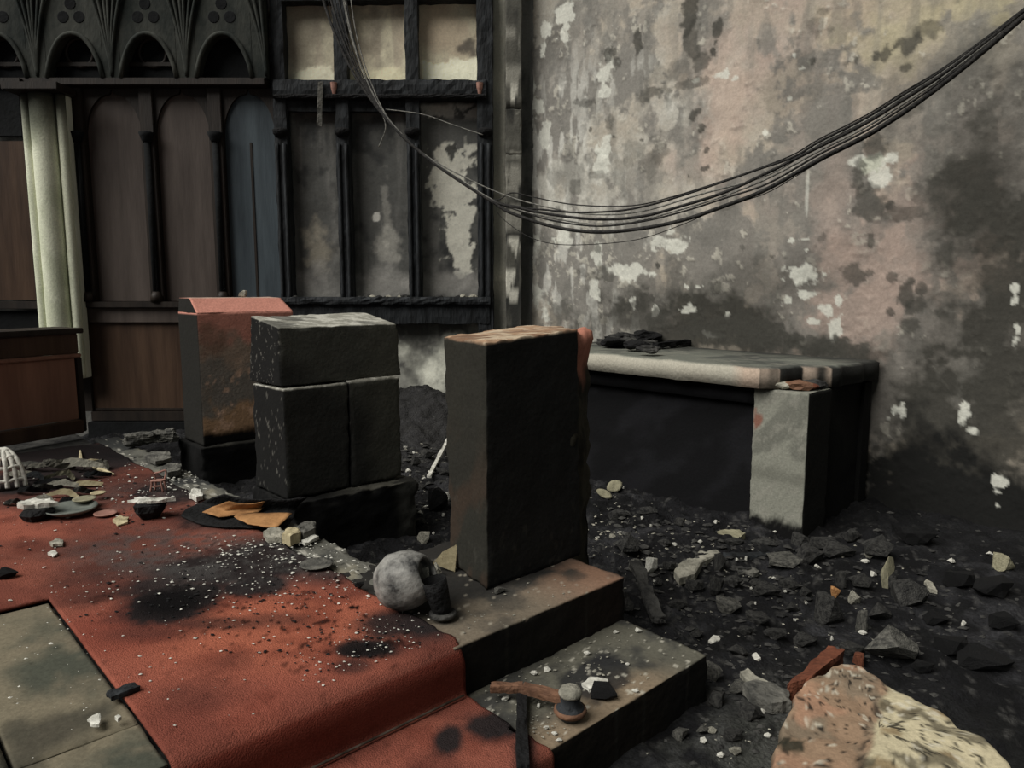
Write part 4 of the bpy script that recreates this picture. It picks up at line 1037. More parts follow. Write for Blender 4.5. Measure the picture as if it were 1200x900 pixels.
def rock(name, px, py, w, h, mat, label, cat, group=None, mesh=None, z=None, rot=None, asp=1.0, sink=.12, dp=None):
    """px, py: where its foot meets the ground; w, h: size in pixels"""
    p = onash(px, py) if z is None else onz(px, py, z)
    d = Vector((p.x, p.y, p.z - CAMH)).length; k = d / FPX
    src = ROCKS[mesh if mesh is not None else random.randrange(len(ROCKS))]
    me = src.copy(); me.materials.clear(); me.materials.append(M[mat])
    zs = np.ptp(verts_np(src)[0][:, 2])
    o = bpy.data.objects.new(name, me); COL.objects.link(o)
    W = w * k; D = dp if dp else W * asp * .8; H = h * k * .9
    o.scale = (W, D, H / zs)
    o.rotation_euler = (0, 0, rot if rot is not None else random.uniform(-.4, .4))
    o.location = (p.x, p.y + D * .3, p.z - H * sink)
    return tag(o, label, cat, group)
def where_label(noun, px, py, m_):
    u, v = toUV(onash(px, py)); look = {'char_dark': 'charred black', 'rock': 'sooty dark', 'rock_mid': 'ash grey', 'white': 'small white', 'pale': 'pale'}[m_]
    if v < -.30 and u < 1.15: pl_ = 'in front of the lower step end'
    elif v < -.30: pl_ = 'between the big plaster chunk and the peeling wall'
    elif u < 1.35: pl_ = 'beside the ends of the stone steps'
    elif u > 2.9 and v < -.2: pl_ = 'in the dark at the foot of the peeling wall'
    elif u > 2.25: pl_ = 'close to the front of the side altar'
    elif v < .35: pl_ = 'behind the big plaster chunk'
    else: pl_ = 'midway between the steps and the side altar'
    lab = '%s %s in the ash %s' % (look, noun, pl_); return lab, noun if noun == 'stone' else 'plaster', '%ss %s' % (noun, pl_)
STONES = [(940, 640, 26, 14, 'rock'), (985, 655, 34, 18, 'rock'), (1010, 690, 26, 16, 'rock'), (1050, 690, 30, 20, 'rock'), (900, 705, 30, 16, 'rock'), (860, 690, 24, 12, 'rock'), (815, 695, 26, 16, 'rock'), (785, 670, 20, 12, 'rock'), (925, 690, 26, 14, 'rock'), (945, 760, 26, 16, 'rock'), (890, 735, 30, 14, 'rock'), (865, 770, 22, 12, 'rock'), (845, 830, 30, 14, 'rock'), (800, 870, 26, 10, 'rock_mid'), (870, 815, 26, 14, 'rock_mid'), (735, 652, 34, 22, 'rock'), (748, 672, 28, 16, 'rock_mid'), (842, 672, 16, 22, 'rock'), (920, 666, 44, 16, 'rock_mid'), (952, 662, 32, 26, 'rock'),
    (1030, 655, 36, 26, 'rock'), (1000, 640, 22, 14, 'rock'), (990, 690, 22, 20, 'rock'), (972, 732, 34, 36, 'rock'),
    (1015, 742, 22, 26, 'rock_mid'), (1034, 730, 26, 22, 'rock'), (968, 642, 36, 16, 'rock'), (862, 640, 24, 8, 'rock'), (1065, 710, 44, 24, 'rock'), (1100, 735, 26, 14, 'rock'), (1000, 770, 30, 14, 'rock'),
    (856, 720, 32, 18, 'rock_mid'), (840, 700, 18, 26, 'rock'), (900, 640, 30, 9, 'rock'), (930, 720, 16, 14, 'rock'), (838, 800, 20, 24, 'rock_mid'), (800, 620, 24, 8, 'rock'), (760, 605, 26, 9, 'rock'), (725, 610, 30, 12, 'rock'), (780, 640, 16, 8, 'rock'),
    (880, 845, 30, 18, 'rock'), (860, 870, 24, 12, 'rock'), (825, 862, 16, 10, 'rock_mid'), (1080, 640, 40, 20, 'rock'), (1130, 690, 36, 20, 'rock'), (1170, 700, 40, 20, 'rock'), (1120, 770, 40, 22, 'rock'), (1160, 790, 50, 24, 'rock'), (1180, 740, 30, 18, 'rock'), (1085, 790, 24, 12, 'rock'),
    (770, 690, 14, 10, 'rock'), (795, 715, 22, 12, 'rock'), (890, 690, 24, 10, 'rock'), (815, 745, 18, 10, 'rock'), (910, 750, 24, 12, 'rock'), (945, 700, 14, 12, 'rock'), (875, 745, 20, 10, 'rock')]
for k, (px, py, w, h, m_) in enumerate(STONES):
    if px > 1075 and m_ == 'rock': m_ = 'char_dark'
    rock('rubble_stone', px, py, w * 1.15, h * 1.1, m_, *where_label('stone', px, py, m_))
# stones in the gap between the two black pedestals
G2 = 'stones between the pedestals'; L2 = 'dark stone in the ash heap between the two black pedestals'
for (px, py, w, h, m_) in [(508, 598, 36, 30, 'char_dark'), (484, 570, 18, 12, 'rock'), (500, 535, 30, 10, 'rock'), (488, 505, 22, 10, 'rock'), (515, 500, 20, 9, 'rock'), (486, 545, 16, 14, 'rock'), (520, 560, 14, 10, 'rock'), (490, 620, 24, 12, 'rock')]:
    rock('rubble_stone', px, py, w, h, m_, L2, 'stone', G2)
rock('rubble_stone', 496, 636, 18, 20, 'pale', 'pale jagged stone behind the grey pot', 'stone', None, 2)
rock('rubble_stone', 511, 676, 12, 20, 'pale', 'small pale chip standing against the grey pot', 'stone', None, 3, z=0)
rock('rubble_stone', 585, 697, 22, 8, 'rock_mid', 'flat grey chip at the foot of the black pedestal', 'stone', None, 8, z=0)
rock('rubble_stone', 734, 722, 22, 20, 'rock', 'dark rough stone at the end of the lower step', 'stone', None, 1)
rock('rubble_stone', 731, 706, 18, 22, 'rock', 'dark stone wedged beside the end of the upper step', 'stone', None, 4)
rock('concrete_lump', 1052, 785, 64, 44, 'rock_mid', 'large dull grey concrete lump behind the big plaster chunk', 'rubble', None, 5, sink=.05)
rock('brick_piece', 1012, 782, 26, 16, 'brick', 'small brown brick piece touching the big plaster chunk', 'brick', None, 8)
rock('brick_piece', 980, 700, 13, 14, 'orange', 'tiny orange brick chip among the black ash', 'brick', None, 6)
rock('plaster_lump', 764, 672, 20, 24, 'white', 'white squarish plaster lump near the end of the upper step', 'plaster', None, 0)
rock('plaster_lump', 1002, 710, 16, 17, 'pale', 'light grey angular plaster lump in the ash', 'plaster', None, 3)
rock('plaster_lump', 1040, 690, 15, 44, 'olive', 'pale elongated plaster shard standing upright in the ash', 'plaster', None, 2, asp=.8)
rock('plaster_lump', 1178, 670, 26, 20, 'olive', 'yellowish plaster lump near the foot of the right wall', 'plaster', None, 4)
rock('plaster_lump', 964, 724, 9, 14, 'pale', 'small pale wedge leaning on a dark block in the ash', 'plaster', None, 5)
# plaster sheets lying on the ash
def sheet(name, pix, th, mat, label, cat, group=None, z=None, amp=.006, tilt=(0, 0), seed=0, lift=.0, onplat=False):
    cx = sum(p[0] for p in pix) / len(pix); cy = sum(p[1] for p in pix) / len(pix)
    zz0 = (onash(cx, cy).z if z is None else z)
    poly = [tuple(onz(px, py, zz0 + th)[:2]) for px, py in pix]
    bm = slab_bm(poly, zz0 + th + lift, zz0 + lift - (.01 if z is None else 0), 4, 4, amp, 14, seed, .012, tilt)
    return tag(link(name, bm_mesh(bm), mat), label, cat, group)
sheet('plaster_sheet', [(790, 668), (796, 676), (815, 671), (822, 658), (845, 648), (840, 643), (820, 645), (808, 652), (795, 660)], .035, 'pale', 'long pale plaster fragment lying between two dark stones', 'plaster', seed=1)
sheet('plaster_sheet', [(840, 622), (848, 631), (862, 632), (874, 624), (866, 620), (850, 619)], .03, 'olive', 'yellowish plaster fragment before the altar pier', 'plaster', seed=2)
sheet('plaster_sheet', [(856, 662), (866, 669), (884, 671), (890, 668), (880, 663), (864, 660)], .02, 'rock_mid', 'oval grey plate of plaster flat on the ash', 'plaster', seed=3)
sheet('plaster_sheet', [(868, 786), (874, 794), (886, 802), (902, 798), (886, 790), (876, 782)], .03, 'pale', 'pale torn plaster piece beside the large grey slab', 'plaster', seed=4)
sheet('grey_slab', [(872, 800), (880, 812), (905, 822), (928, 820), (922, 806), (902, 797), (884, 795)], .04, 'rock_mid', 'dull grey stone slab half sunk in the ash', 'slab', seed=5)
sheet('plaster_sheet', [(830, 750), (836, 753), (846, 748), (845, 744), (837, 745)], .015, 'white', 'small white flake lying past the lower step end', 'plaster', seed=6)
sheet('plaster_sheet', [(881, 766), (885, 772), (891, 770), (886, 764)], .015, 'white', 'tiny white curl near the grey slab', 'plaster', seed=7)
sheet('plaster_sheet', [(1083, 681), (1090, 689), (1099, 691), (1093, 683), (1086, 678)], .015, 'pale', 'thin pale sliver on the far ash near the right wall', 'plaster', seed=8)
for (px, py, w, h) in [(1020, 655, 12, 7), (1015, 661, 11, 5), (1024, 676, 9, 6), (1116, 661, 9, 6), (1161, 651, 8, 5), (1130, 735, 6, 8), (960, 668, 6, 5), (957, 665, 5, 4), (821, 636, 6, 5), (840, 611, 9, 5), (864, 655, 5, 4), (875, 658, 6, 7), (891, 697, 7, 5), (920, 695, 5, 4), (880, 693, 4, 4), (907, 679, 6, 4), (768, 686, 7, 7), (790, 641, 8, 5), (752, 610, 5, 4), (763, 618, 4, 4), (717, 631, 12, 5), (700, 628, 6, 4), (726, 626, 6, 4), (725, 605, 10, 5), (731, 575, 10, 4), (885, 636, 6, 3), (908, 630, 5, 3), (975, 753, 4, 6), (945, 709, 4, 4), (932, 727, 5, 5), (1034, 771, 8, 4), (886, 709, 5, 4),
        (834, 860, 14, 6), (824, 872, 10, 8), (862, 886, 14, 10), (845, 889, 10, 7), (893, 838, 9, 6), (900, 866, 10, 5), (925, 628, 5, 4), (1012, 746, 10, 6)]:
    rock('plaster_crumb', px, py, w, h, 'white' if w < 12 else 'pale', *where_label('crumb', px, py, 'white' if w < 12 else 'pale'), sink=.05)
G4 = 'white crumbs between the pedestals'; L4 = 'small white crumb on the ash heap between the black pedestals'
for (px, py, w, h) in [(475, 525, 7, 4), (505, 556, 10, 5), (496, 557, 7, 4), (500, 592, 8, 3), (524, 588, 9, 14), (492, 609, 8, 6), (478, 552, 8, 6), (484, 534, 6, 4), (519, 606, 6, 5), (508, 627, 4, 4)]:
    rock('plaster_crumb', px, py, w, h, 'white', L4, 'plaster', G4, sink=.05)
p = onash(513, 520)
charlog('white_lath', onash(502, 516) + Vector((0, 0, .03)), onash(526, 521) + Vector((0, 0, .03)), .015, .02, 'white', 'whitish thin lath lying on the ash between the pedestals', 'lath', None, 6)
pa = onash(744, 690); pb = onash(772, 738)
charlog('charred_plank', pa + Vector((0, 0, .12)), pb + Vector((0, 0, .03)), .03, .03, 'rock', 'charred plank leaning down past the end of the steps', 'plank', None, 8)
charlog('charred_plank', onash(850, 655), onash(905, 652), .03, .03, 'char', 'black plank lying flat before the altar pier', 'plank', None, 9)
# pale leaves by the dark pedestal
for (px, py, rx, ry, rz, lab) in [(708, 571, 9, 5, -.5, 'pale green leaf lying lower, at the foot of the dark altar front'), (720, 563, 9, 7, .4, 'pale green leaf resting higher, against the dark altar front')]:
    p = onash(px, py + 12); k = (p - Vector((0, 0, CAMH))).length / FPX
    pts = [(math.cos(t) * rx * k * (1 + .12 * math.cos(2 * t)), math.sin(t) * ry * k * 1.0) for t in np.linspace(0, 2 * math.pi, 13)[:-1]]
    bm = slab_bm(pts, .008, .0, 3, 1, .006, 20, 3, .004)
    bmesh.ops.rotate(bm, verts=bm.verts, matrix=Matrix.Rotation(.95, 3, 'X') @ Matrix.Rotation(rz, 3, 'Z'))
    zmin = min(v.co.z for v in bm.verts); bmesh.ops.translate(bm, verts=bm.verts, vec=p + Vector((0, 0, -zmin - .005)))
    leaf = link('leaf', bm_mesh(bm, True), 'olive'); tag(leaf, lab, 'leaf', 'leaves by the altar')

# ---- the big plaster chunk with a brick behind it
zc0 = -.215
pix = [(905, 888), (916, 850), (930, 812), (940, 800), (972, 780), (985, 775), (1008, 779), (1040, 802), (1080, 822), (1112, 842), (1155, 868), (1176, 882), (1192, 905), (1215, 960), (1100, 1010), (950, 990), (900, 930)]
poly = [tuple(onz(a, b, zc0)[:2]) for a, b in pix]
def chunk_col(a, n):
    x, y, z = a[:, 0], a[:, 1], a[:, 2]
    k = fbm(x, y, 9, 5, 801); k2 = fbm(x, y, 36, 4, 807); ks_ = fbm(x * 2.4 - y * 1.2, y * 2.2 + x, 22, 4, 813)
    A = onz(1040, 802, zc0); B = onz(1015, 900, zc0)
    side = ((B.x - A.x) * (y - A.y) - (B.y - A.y) * (x - A.x)) / (B - A).length      # >0 on the right part
    s_ = sm(-.01, .01, side + (k - .5) * .06)
    c = np.ones((len(a), 3)) * np.array(C(146, 122, 100))
    c = mixc(c, C(120, 108, 92), sm(.45, .6, k) * .8); c = mixc(c, C(166, 128, 104), sm(.56, .68, fbm(x, y, 6, 3, 817)) * .7)
    c = mixc(c, C(192, 182, 152), s_ * .95)
    c = mixc(c, C(128, 108, 78), s_ * sm(.56, .66, k) * .8)
    c = mixc(c, C(84, 78, 64), s_ * sm(.60, .68, fbm(x - y, y + x, 8, 4, 823)) * .8)
    c = mixc(c, C(52, 46, 40), (1 - sm(.0, .03, np.abs(side + .015 + (k - .5) * .05))) * sm(.4, .55, k2) * .9)
    c = mixc(c, C(30, 28, 25), sm(.67, .71, ks_) * .9); c = mixc(c, C(206, 200, 182), sm(.66, .72, k2) * .6)
    C1 = onz(925, 872, zc0); d = np.hypot((x - C1.x) / .06, (y - C1.y) / .035) + (k2 - .5) * 1.5
    c = mixc(c, C(40, 42, 34), (1 - sm(.7, 1.0, d)) * .9)
    return mixc(c, C(70, 66, 56), sm(.5, .2, n[:, 2]) * .6)
bm = slab_bm(poly, zc0, -.40, 30, 8, .012, 7, 9, .02, (0.0, .0))
ch = link('plaster_chunk', stone_paint(bm_mesh(bm, True), chunk_col), 'stone'); tag(ch, 'big cream and brown broken plaster chunk with black specks', 'rubble')
a = onz(925, 793, -.30); b = onz(980, 764, -.30)
bq = [onz(922, 800, -.26), onz(948, 800, -.26), onz(990, 772, -.26), onz(970, 764, -.26)]
q0 = [Vector((p.x, p.y, -.40)) for p in bq]; q1 = [Vector((p.x, p.y, z)) for p, z in zip(bq, (-.27, -.24, -.22, -.23))]
tag(link('brick', bm_mesh(hexa_bm(q0, q1, 10, .008, 12, .012, 4)), 'brick'), 'red brick half hidden behind the big plaster chunk', 'brick')

# ---- pot, cup and board scraps on the upper step corner
pb_ = onz(477, 710, .012); R = 32 / FPX * 2.95
prof_ = [(R * .35, 0), (R * .75, R * .18), (R * .98, R * .62), (R * 1.0, R * 1.0), (R * .92, R * 1.4), (R * .74, R * 1.72), (R * .60, R * 1.88), (R * .52, R * 1.86), (R * .62, R * 1.62), (R * .55, R * 1.3)]
pot = thing('round_pot', pb_, 'ashy grey round pot tipped over with a broken mouth on the kerb corner', 'pot')
rotm = Matrix.Rotation(math.radians(-18), 3, 'Z') @ Matrix.Rotation(math.radians(68), 3, 'Y')
def placed(bm, m, base):
    bmesh.ops.rotate(bm, verts=bm.verts, matrix=m)
    return bm
bmp = placed(lathe_bm(prof_, 28, .05, 2), rotm, pb_); zm = min(v.co.z for v in bmp.verts); bmesh.ops.translate(bmp, verts=bmp.verts, vec=pb_ + Vector((-R * .85, 0, -zm)))
offz = -zm
link('body', bm_mesh(bmp, True), 'potgrey', pot)
bmi = lathe_bm([(R * .5, R * 1.0), (R * .60, R * 1.45), (R * .5, R * 1.60), (R * .2, R * 1.62)], 16, .3, 5); placed(bmi, rotm, pb_); bmesh.ops.translate(bmi, verts=bmi.verts, vec=pb_ + Vector((-R * .85, 0, offz)))
link('ash_fill', bm_mesh(bmi), 'rock_mid', pot)
tongue = [(0, 0), (.06, .01), (.07, .05), (.045, .10), (.02, .13), (.0, .08)]
bm = slab_bm([(x - .03, y - .06) for x, y in tongue], .006, 0, 3, 2, .004, 20, 2, .003)
bmesh.ops.rotate(bm, verts=bm.verts, matrix=Matrix.Rotation(math.pi, 3, 'Z')); bmesh.ops.rotate(bm, verts=bm.verts, matrix=Matrix.Rotation(math.radians(78), 3, 'X')); bmesh.ops.rotate(bm, verts=bm.verts, matrix=Matrix.Rotation(math.radians(25), 3, 'Z'))
bmesh.ops.translate(bm, verts=bm.verts, vec=atY(494, 684, pb_.y - R * .35)); link('torn_flap', bm_mesh(bm), 'pale', pot)
pc = onz(519, 722, .012)
cup = thing('dark_cup', pc, 'small dark scorched cup lying beside the grey pot', 'cup')
bm = lathe_bm([(.030, 0), (.036, .03), (.044, .09), (.048, .135), (.043, .135), (.035, .05)], 18, .06, 4)
bmesh.ops.rotate(bm, verts=bm.verts, matrix=Matrix.Rotation(math.radians(-14), 3, 'Y')); zm = min(v.co.z for v in bm.verts); bmesh.ops.translate(bm, verts=bm.verts, vec=pc + Vector((0, 0, -zm)))
link('body', bm_mesh(bm, True), 'char_dark', cup)
bm = lathe_bm([(.046, 0), (.050, .006), (.050, .014), (.046, .018)], 18); bmesh.ops.translate(bm, verts=bm.verts, vec=pc)
link('rim', bm_mesh(bm, True), 'rock', cup)
# bent card scrap: two triangular leaves standing behind the pot
ps = onz(524, 668, .0); 
bm = bmesh.new(); k = 2.98 / FPX
V3 = [(-18, 8, 0), (10, 0, -6), (13, 33, 2), (-6, 22, 4)]
vs = [bm.verts.new(ps + Vector((x * k, zz1 * k, y * k))) for x, y, zz1 in V3]; bm.faces.new((vs[0], vs[1], vs[3])); bm.faces.new((vs[1], vs[2], vs[3]))
bmesh.ops.solidify(bm, geom=bm.faces[:], thickness=.004)
o = link('bent_card', bm_mesh(bm), 'cream'); tag(o, 'bent cream card scrap propped between the pot and the pedestal', 'card')

# ---- scorched orange board on the carpet
cb0 = onz(290, 606, .02)
board = thing('scorched_board', onz(290, 612, .014), 'curled black edged board with scorched orange inside lying on the carpet', 'board')
def curved_sheet(pixrows, z_rows, mat, name, parent, th=.006):
    bm = bmesh.new(); rows = []
    for row, zr in zip(pixrows, z_rows):
        rows.append([bm.verts.new(onz(px, py, z)) for (px, py), z in zip(row, zr)])
    for i in range(len(rows) - 1):
        for j in range(len(rows[0]) - 1): bm.faces.new((rows[i][j], rows[i][j + 1], rows[i + 1][j + 1], rows[i + 1][j]))
    bmesh.ops.subdivide_edges(bm, edges=bm.edges[:], cuts=3, use_grid_fill=True)
    for v in bm.verts: v.co.z += .006 * mnoise.fractal(v.co * 16, 1.0, 2.0, 3)
    bmesh.ops.solidify(bm, geom=bm.faces[:], thickness=th)
    return link(name, bm_mesh(bm, True), mat, parent)
curved_sheet([[(212, 604), (236, 614), (262, 617), (300, 618), (336, 616)], [(218, 596), (240, 604), (262, 608), (300, 609), (344, 606)], [(236, 588), (252, 594), (272, 597), (305, 598), (346, 596)], [(262, 580), (276, 584), (292, 586), (320, 586), (360, 584)]],
    [[.03, .03, .03, .03, .03], [.03, .025, .025, .025, .025], [.05, .03, .03, .03, .04], [.12, .10, .10, .10, .11]], 'char_dark', 'charred_backing', board)
curved_sheet([[(237, 600), (256, 605), (276, 603), (302, 600)], [(248, 594), (262, 598), (284, 597), (310, 594)], [(268, 588), (280, 591), (300, 590), (324, 587)]], [[.05, .045, .045, .045], [.06, .05, .05, .05], [.10, .085, .085, .085]], 'orange', 'orange_face', board, .004)
curved_sheet([[(274, 606), (290, 613), (308, 617), (326, 616)], [(276, 604), (294, 607), (312, 608), (338, 606)], [(282, 602), (298, 601), (318, 600), (342, 601)]], [[.06, .055, .055, .06], [.07, .06, .06, .06], [.065, .06, .06, .06]], 'orange', 'torn_flap', board, .004)

# ---- crockery and scraps on the far carpet
def disc(name, px, py, rpx, mat, label, cat, rim=True, z=.016, th=.012):
    p = onz(px, py, z); r = rpx / FPX * (p - Vector((0, 0, CAMH))).length
    bm = lathe_bm([(r * .55, 0), (r * .7, th * .3), (r, th), (r * 1.0, th * 1.3), (r * .72, th * .7), (r * .3, th * .6)], 26, .05, px)
    bmesh.ops.translate(bm, verts=bm.verts, vec=p); return tag(link(name, bm_mesh(bm, True), mat), label, cat)
disc('plate', 84, 602, 24, 'greyplate', 'dull grey round plate lying flat on the red carpet', 'plate', th=.03)
disc('saucer', 99, 587, 11, 'olive', 'small yellowish saucer behind the dull grey plate', 'saucer', z=.05)
disc('saucer', 124, 604, 11, 'pink', 'small pink saucer lying right beside the dull grey plate', 'saucer')
disc('lid', 371, 664, 18, 'rock_mid', 'flat grey brown lid lying in ash by the kerb', 'lid')
disc('saucer', 115, 580, 7, 'cream', 'tiny cream dish next to the yellowish saucer', 'saucer', z=.04)
PL = .018
def scrap(pix, th, mat, label, cat='scrap', seed=0, group=None, name='paper_scrap'):
    return sheet(name, pix, th, mat, label, cat, group, z=PL, amp=.008, seed=seed)
scrap([(131, 609), (138, 614), (149, 611), (150, 606), (140, 604)], .012, 'cream', 'cream scrap on the carpet right of the pink saucer', seed=1)
scrap([(57, 634), (62, 638), (73, 637), (74, 632), (66, 630)], .012, 'pale', 'pale grey scrap alone on the red carpet', seed=2)
scrap([(56, 647), (62, 650), (68, 647), (64, 644)], .012, 'white', 'small white scrap in front of the pale grey scrap', seed=3)
scrap([(100, 841), (104, 848), (115, 847), (121, 840), (116, 835)], .010, 'white', 'white flake on the stone slab beside the carpet edge', seed=4)
scrap([(135, 840), (138, 843), (142, 840), (139, 837)], .008, 'white', 'tiny white flake next to the carpet edge on stone', seed=5)
# charred cup with a white crust
lump = thing('charred_lump', onz(176, 608, PL), 'charred lump under a white crust on the red carpet', 'lump')
bm = lathe_bm([(.045, 0), (.07, .04), (.075, .075), (.05, .085)], 14, .35, 8); bmesh.ops.translate(bm, verts=bm.verts, vec=onz(176, 606, PL)); link('charred_base', bm_mesh(bm), 'char_dark', lump)
pp = onz(176, 606, PL); bm = slab_bm([(pp.x + .10 * math.cos(t) * (1 + .3 * math.cos(3 * t)), pp.y + .05 * math.sin(t)) for t in np.linspace(0, 2 * math.pi, 14)[:-1]], pp.z + .097, pp.z + .086, 3, 3, .016, 20, 3, .02); link('white_crust', bm_mesh(bm), 'white', lump)
lump2 = thing('charred_lump', onz(42, 610, PL), 'wide charred lump with white flakes left of the grey plate', 'lump')
bm = lathe_bm([(.06, 0), (.08, .03), (.06, .05)], 14, .3, 3); bmesh.ops.translate(bm, verts=bm.verts, vec=onz(44, 607, PL)); link('charred_base', bm_mesh(bm), 'char_dark', lump2)
pp = onz(44, 604, PL); bm = slab_bm([(pp.x + .09 * math.cos(t) * (1 + .3 * math.cos(3 * t)), pp.y + .06 * math.sin(t)) for t in np.linspace(0, 2 * math.pi, 14)[:-1]], pp.z + .075, pp.z + .052, 3, 2, .012, 20, 7, .02); link('white_crust', bm_mesh(bm), 'white', lump2)
# small standing wire frame
sf = thing('wire_stand', onz(185, 577, PL), 'small pale wire stand like a tiny chair on the carpet', 'stand')
b0 = onz(185, 576, PL); kk = b0.y / FPX
def wire(name, pts, r=.006, par=sf, mat='pink', base=b0, k=None):
    k = k or kk
    return link(name, bm_mesh(tube_bm(spline([base + Vector((x * k, d * k, z * k)) for x, d, z in pts], 4), r, 6), True), mat, par)
for (x, d) in ((-7, 0), (5, 0), (-5, 6), (6, 6)): wire('leg', [(x * 1.25, d, 0), (x, d, 8), (x * .95, d, 13)])
wire('seat_ring', [(-7, 0, 13), (5, 0, 13), (6, 6, 13), (-5, 6, 13), (-7, 0, 13)])
wire('back_loop', [(-5, 6, 13), (-6, 7, 20), (0, 7, 22), (8, 7, 24), (6, 6, 13)])
wire('brace', [(-7, 0, 6), (5, 0, 7)], .005)
# curled shreds
G5 = 'curled shreds in the heap by the stall'
for k_, (px, py, L, cur, up, m_, lab) in enumerate([(52, 552, 60, .3, 10, 'pale', 'long pale curled shred arched over the heap'), (75, 560, 44, -.5, 8, 'olive', 'olive curled shred inside the heap'), (95, 552, 50, .4, 12, 'pale', 'pale upright curled shred beside the splinters'),
        (45, 575, 40, .6, 6, 'rock_mid', 'grey curled shred at the front of the heap'), (75, 582, 46, -.3, 8, 'cream', 'cream curled shred behind the grey plate'), (30, 580, 40, .5, 9, 'char', 'black curled shred beside the lattice fragment'), (100, 570, 36, .2, 5, 'cream', 'cream flat shred under the splinters'), (62, 566, 40, -.2, 4, 'char_dark', 'black flat shred beneath the pale shreds'), (60, 545, 40, .5, 5, 'pale', 'pale flat shred at the back of the heap')] + [(px_, py_, L_, c_, u_, m2, 'thin %s shred tangled in the heap by the stall' % w2) for (px_, py_, L_, c_, u_, m2, w2) in [(20, 560, 40, .4, 8, 'pale', 'pale'), (40, 562, 36, -.4, 9, 'char', 'black'), (85, 545, 40, .3, 7, 'pale', 'pale'), (108, 560, 34, .5, 7, 'char', 'black'), (70, 572, 42, .2, 9, 'pale', 'pale'), (50, 588, 36, -.3, 7, 'pale', 'pale'), (30, 548, 44, .3, 6, 'rock_mid', 'grey'), (92, 580, 30, .4, 8, 'rock_mid', 'grey'), (118, 548, 30, -.4, 9, 'pale', 'pale'), (15, 592, 30, .3, 6, 'rock_mid', 'grey'), (80, 590, 30, .3, 6, 'char', 'black')]]):
    b_ = onz(px, py, PL + .004); k = b_.y / FPX; bm = bmesh.new(); rows = []
    for t in np.linspace(-.5, .5, 14):
        x = t * L; z = up * (.25 + max(0, math.cos(t * 3.0)) * .8) * (1 + .3 * mnoise.noise(Vector((t * 5, k_, 0)))); y = cur * L * t * t * 3
        w_ = 4 * (1.1 - abs(t)) * (1 + .5 * mnoise.noise(Vector((t * 9, k_ + 4, 0))))
        rows.append((bm.verts.new(b_ + Vector((x * k, (y - w_) * k, z * k * .8))), bm.verts.new(b_ + Vector((x * k, (y + w_) * k, (z + 3) * k)))))
    for i in range(13): bm.faces.new((rows[i][0], rows[i + 1][0], rows[i + 1][1], rows[i][1]))
    bmesh.ops.solidify(bm, geom=bm.faces[:], thickness=.006)
    zm = min(v.co.z for v in bm.verts); bmesh.ops.translate(bm, verts=bm.verts, vec=(0, 0, PL - zm))
    tag(link('curled_shred', bm_mesh(bm, True), m_), lab, 'shred', G5)
for (a_, b2, lab) in [((98, 541), (116, 539), 'short pale splinter lying flat behind the wire stand'), ((110, 548), (134, 556), 'long pale splinter slanting across the heap edge'), ((95, 545), (94, 528), 'splinter pointing away from the heap to the panelling')]:
    q_ = [onz(a_[0], a_[1], PL + .01), onz(b2[0], b2[1], PL + .01)]
    tag(link('splinter', bm_mesh(tube_bm([q_[0], (q_[0] + q_[1]) / 2 + Vector((0, 0, .004)), q_[1]], [.010, .012, .005], 6)), 'cream'), lab, 'splinter', 'splinters on the far carpet')
# pale lattice fragment at the edge
lf = thing('lattice_fragment', onz(2, 572, PL), 'whitish scorched lattice dome like a broken basket on the carpet', 'basket')
bl = onz(-8, 574, PL); k = bl.y / FPX; RX, RZ = 36, 46
for th_ in np.linspace(-.9, 1.15, 8):
    pts = [(RX * math.sin(th_) * math.cos(f) * 1.0, -RX * .8 * math.cos(th_) * math.cos(f) + 22, RZ * math.sin(f)) for f in np.linspace(.05, 1.45, 7)]
    wire('rib', pts, .014, lf, 'white', bl, k)
for f in (.25, .6, .95, 1.25):
    pts = [(RX * math.sin(t) * math.cos(f), -RX * .8 * math.cos(t) * math.cos(f) + 22, RZ * math.sin(f) + 1.5 * math.sin(t * 9)) for t in np.linspace(-.9, 1.15, 9)]
    wire('hoop', pts, .012, lf, 'white', bl, k)
# black chunk at the left and the charred splinter over the carpet's edge
rock('charred_chunk', 2, 679, 22, 12, 'char_dark', 'square black chunk lying alone on the red carpet', 'chunk', None, 3, z=PL)
charlog('charred_splinter', onz(128, 819, .016), onz(162, 806, .018), .02, .014, 'char', 'dark charred splinter lying across the carpet edge and stone', 'splinter', None, 14)
rock('charred_chunk', 420, 689, 13, 8, 'char_dark', 'small black chunk beside the grey brown lid', 'chunk', None, 2, z=PL)
# stone pieces by the kerb
def kerbpiece(pix, th, mat, label, seed, z=.02): return sheet('stone_piece', pix, th, mat, label, 'stone', None, z=z, amp=.01, seed=seed)
kerbpiece([(308, 622), (314, 629), (330, 629), (334, 622), (326, 617), (314, 618)], .03, 'pale', 'pale flat stone piece in front of the orange board', 1)
kerbpiece([(331, 624), (340, 628), (352, 622), (350, 615), (338, 616)], .05, 'cream', 'cream stone piece leaning by the pale flat one', 2)
kerbpiece([(346, 618), (356, 622), (371, 616), (368, 610), (352, 611)], .05, 'rock_mid', 'grey stone piece at the far end of the small pile', 3)
kerbpiece([(352, 634), (358, 636), (374, 628), (368, 625)], .015, 'white', 'white sliver lying on the kerb', 4)
charlog('stone_beam', onz(146, 521, .02), onz(206, 514, .02), .09, .07, 'rock_mid', 'grey broken stone beam lying before the dark dado', 'beam', None, 17)
kerbpiece([(168, 533), (182, 540), (200, 536), (198, 529), (178, 528)], .03, 'rock_mid', 'flat grey stone before the broken stone beam', 7)
kerbpiece([(186, 548), (196, 553), (212, 549), (212, 542), (196, 542)], .04, 'rock_mid', 'small grey stone on the kerb near the pink pedestal', 8)
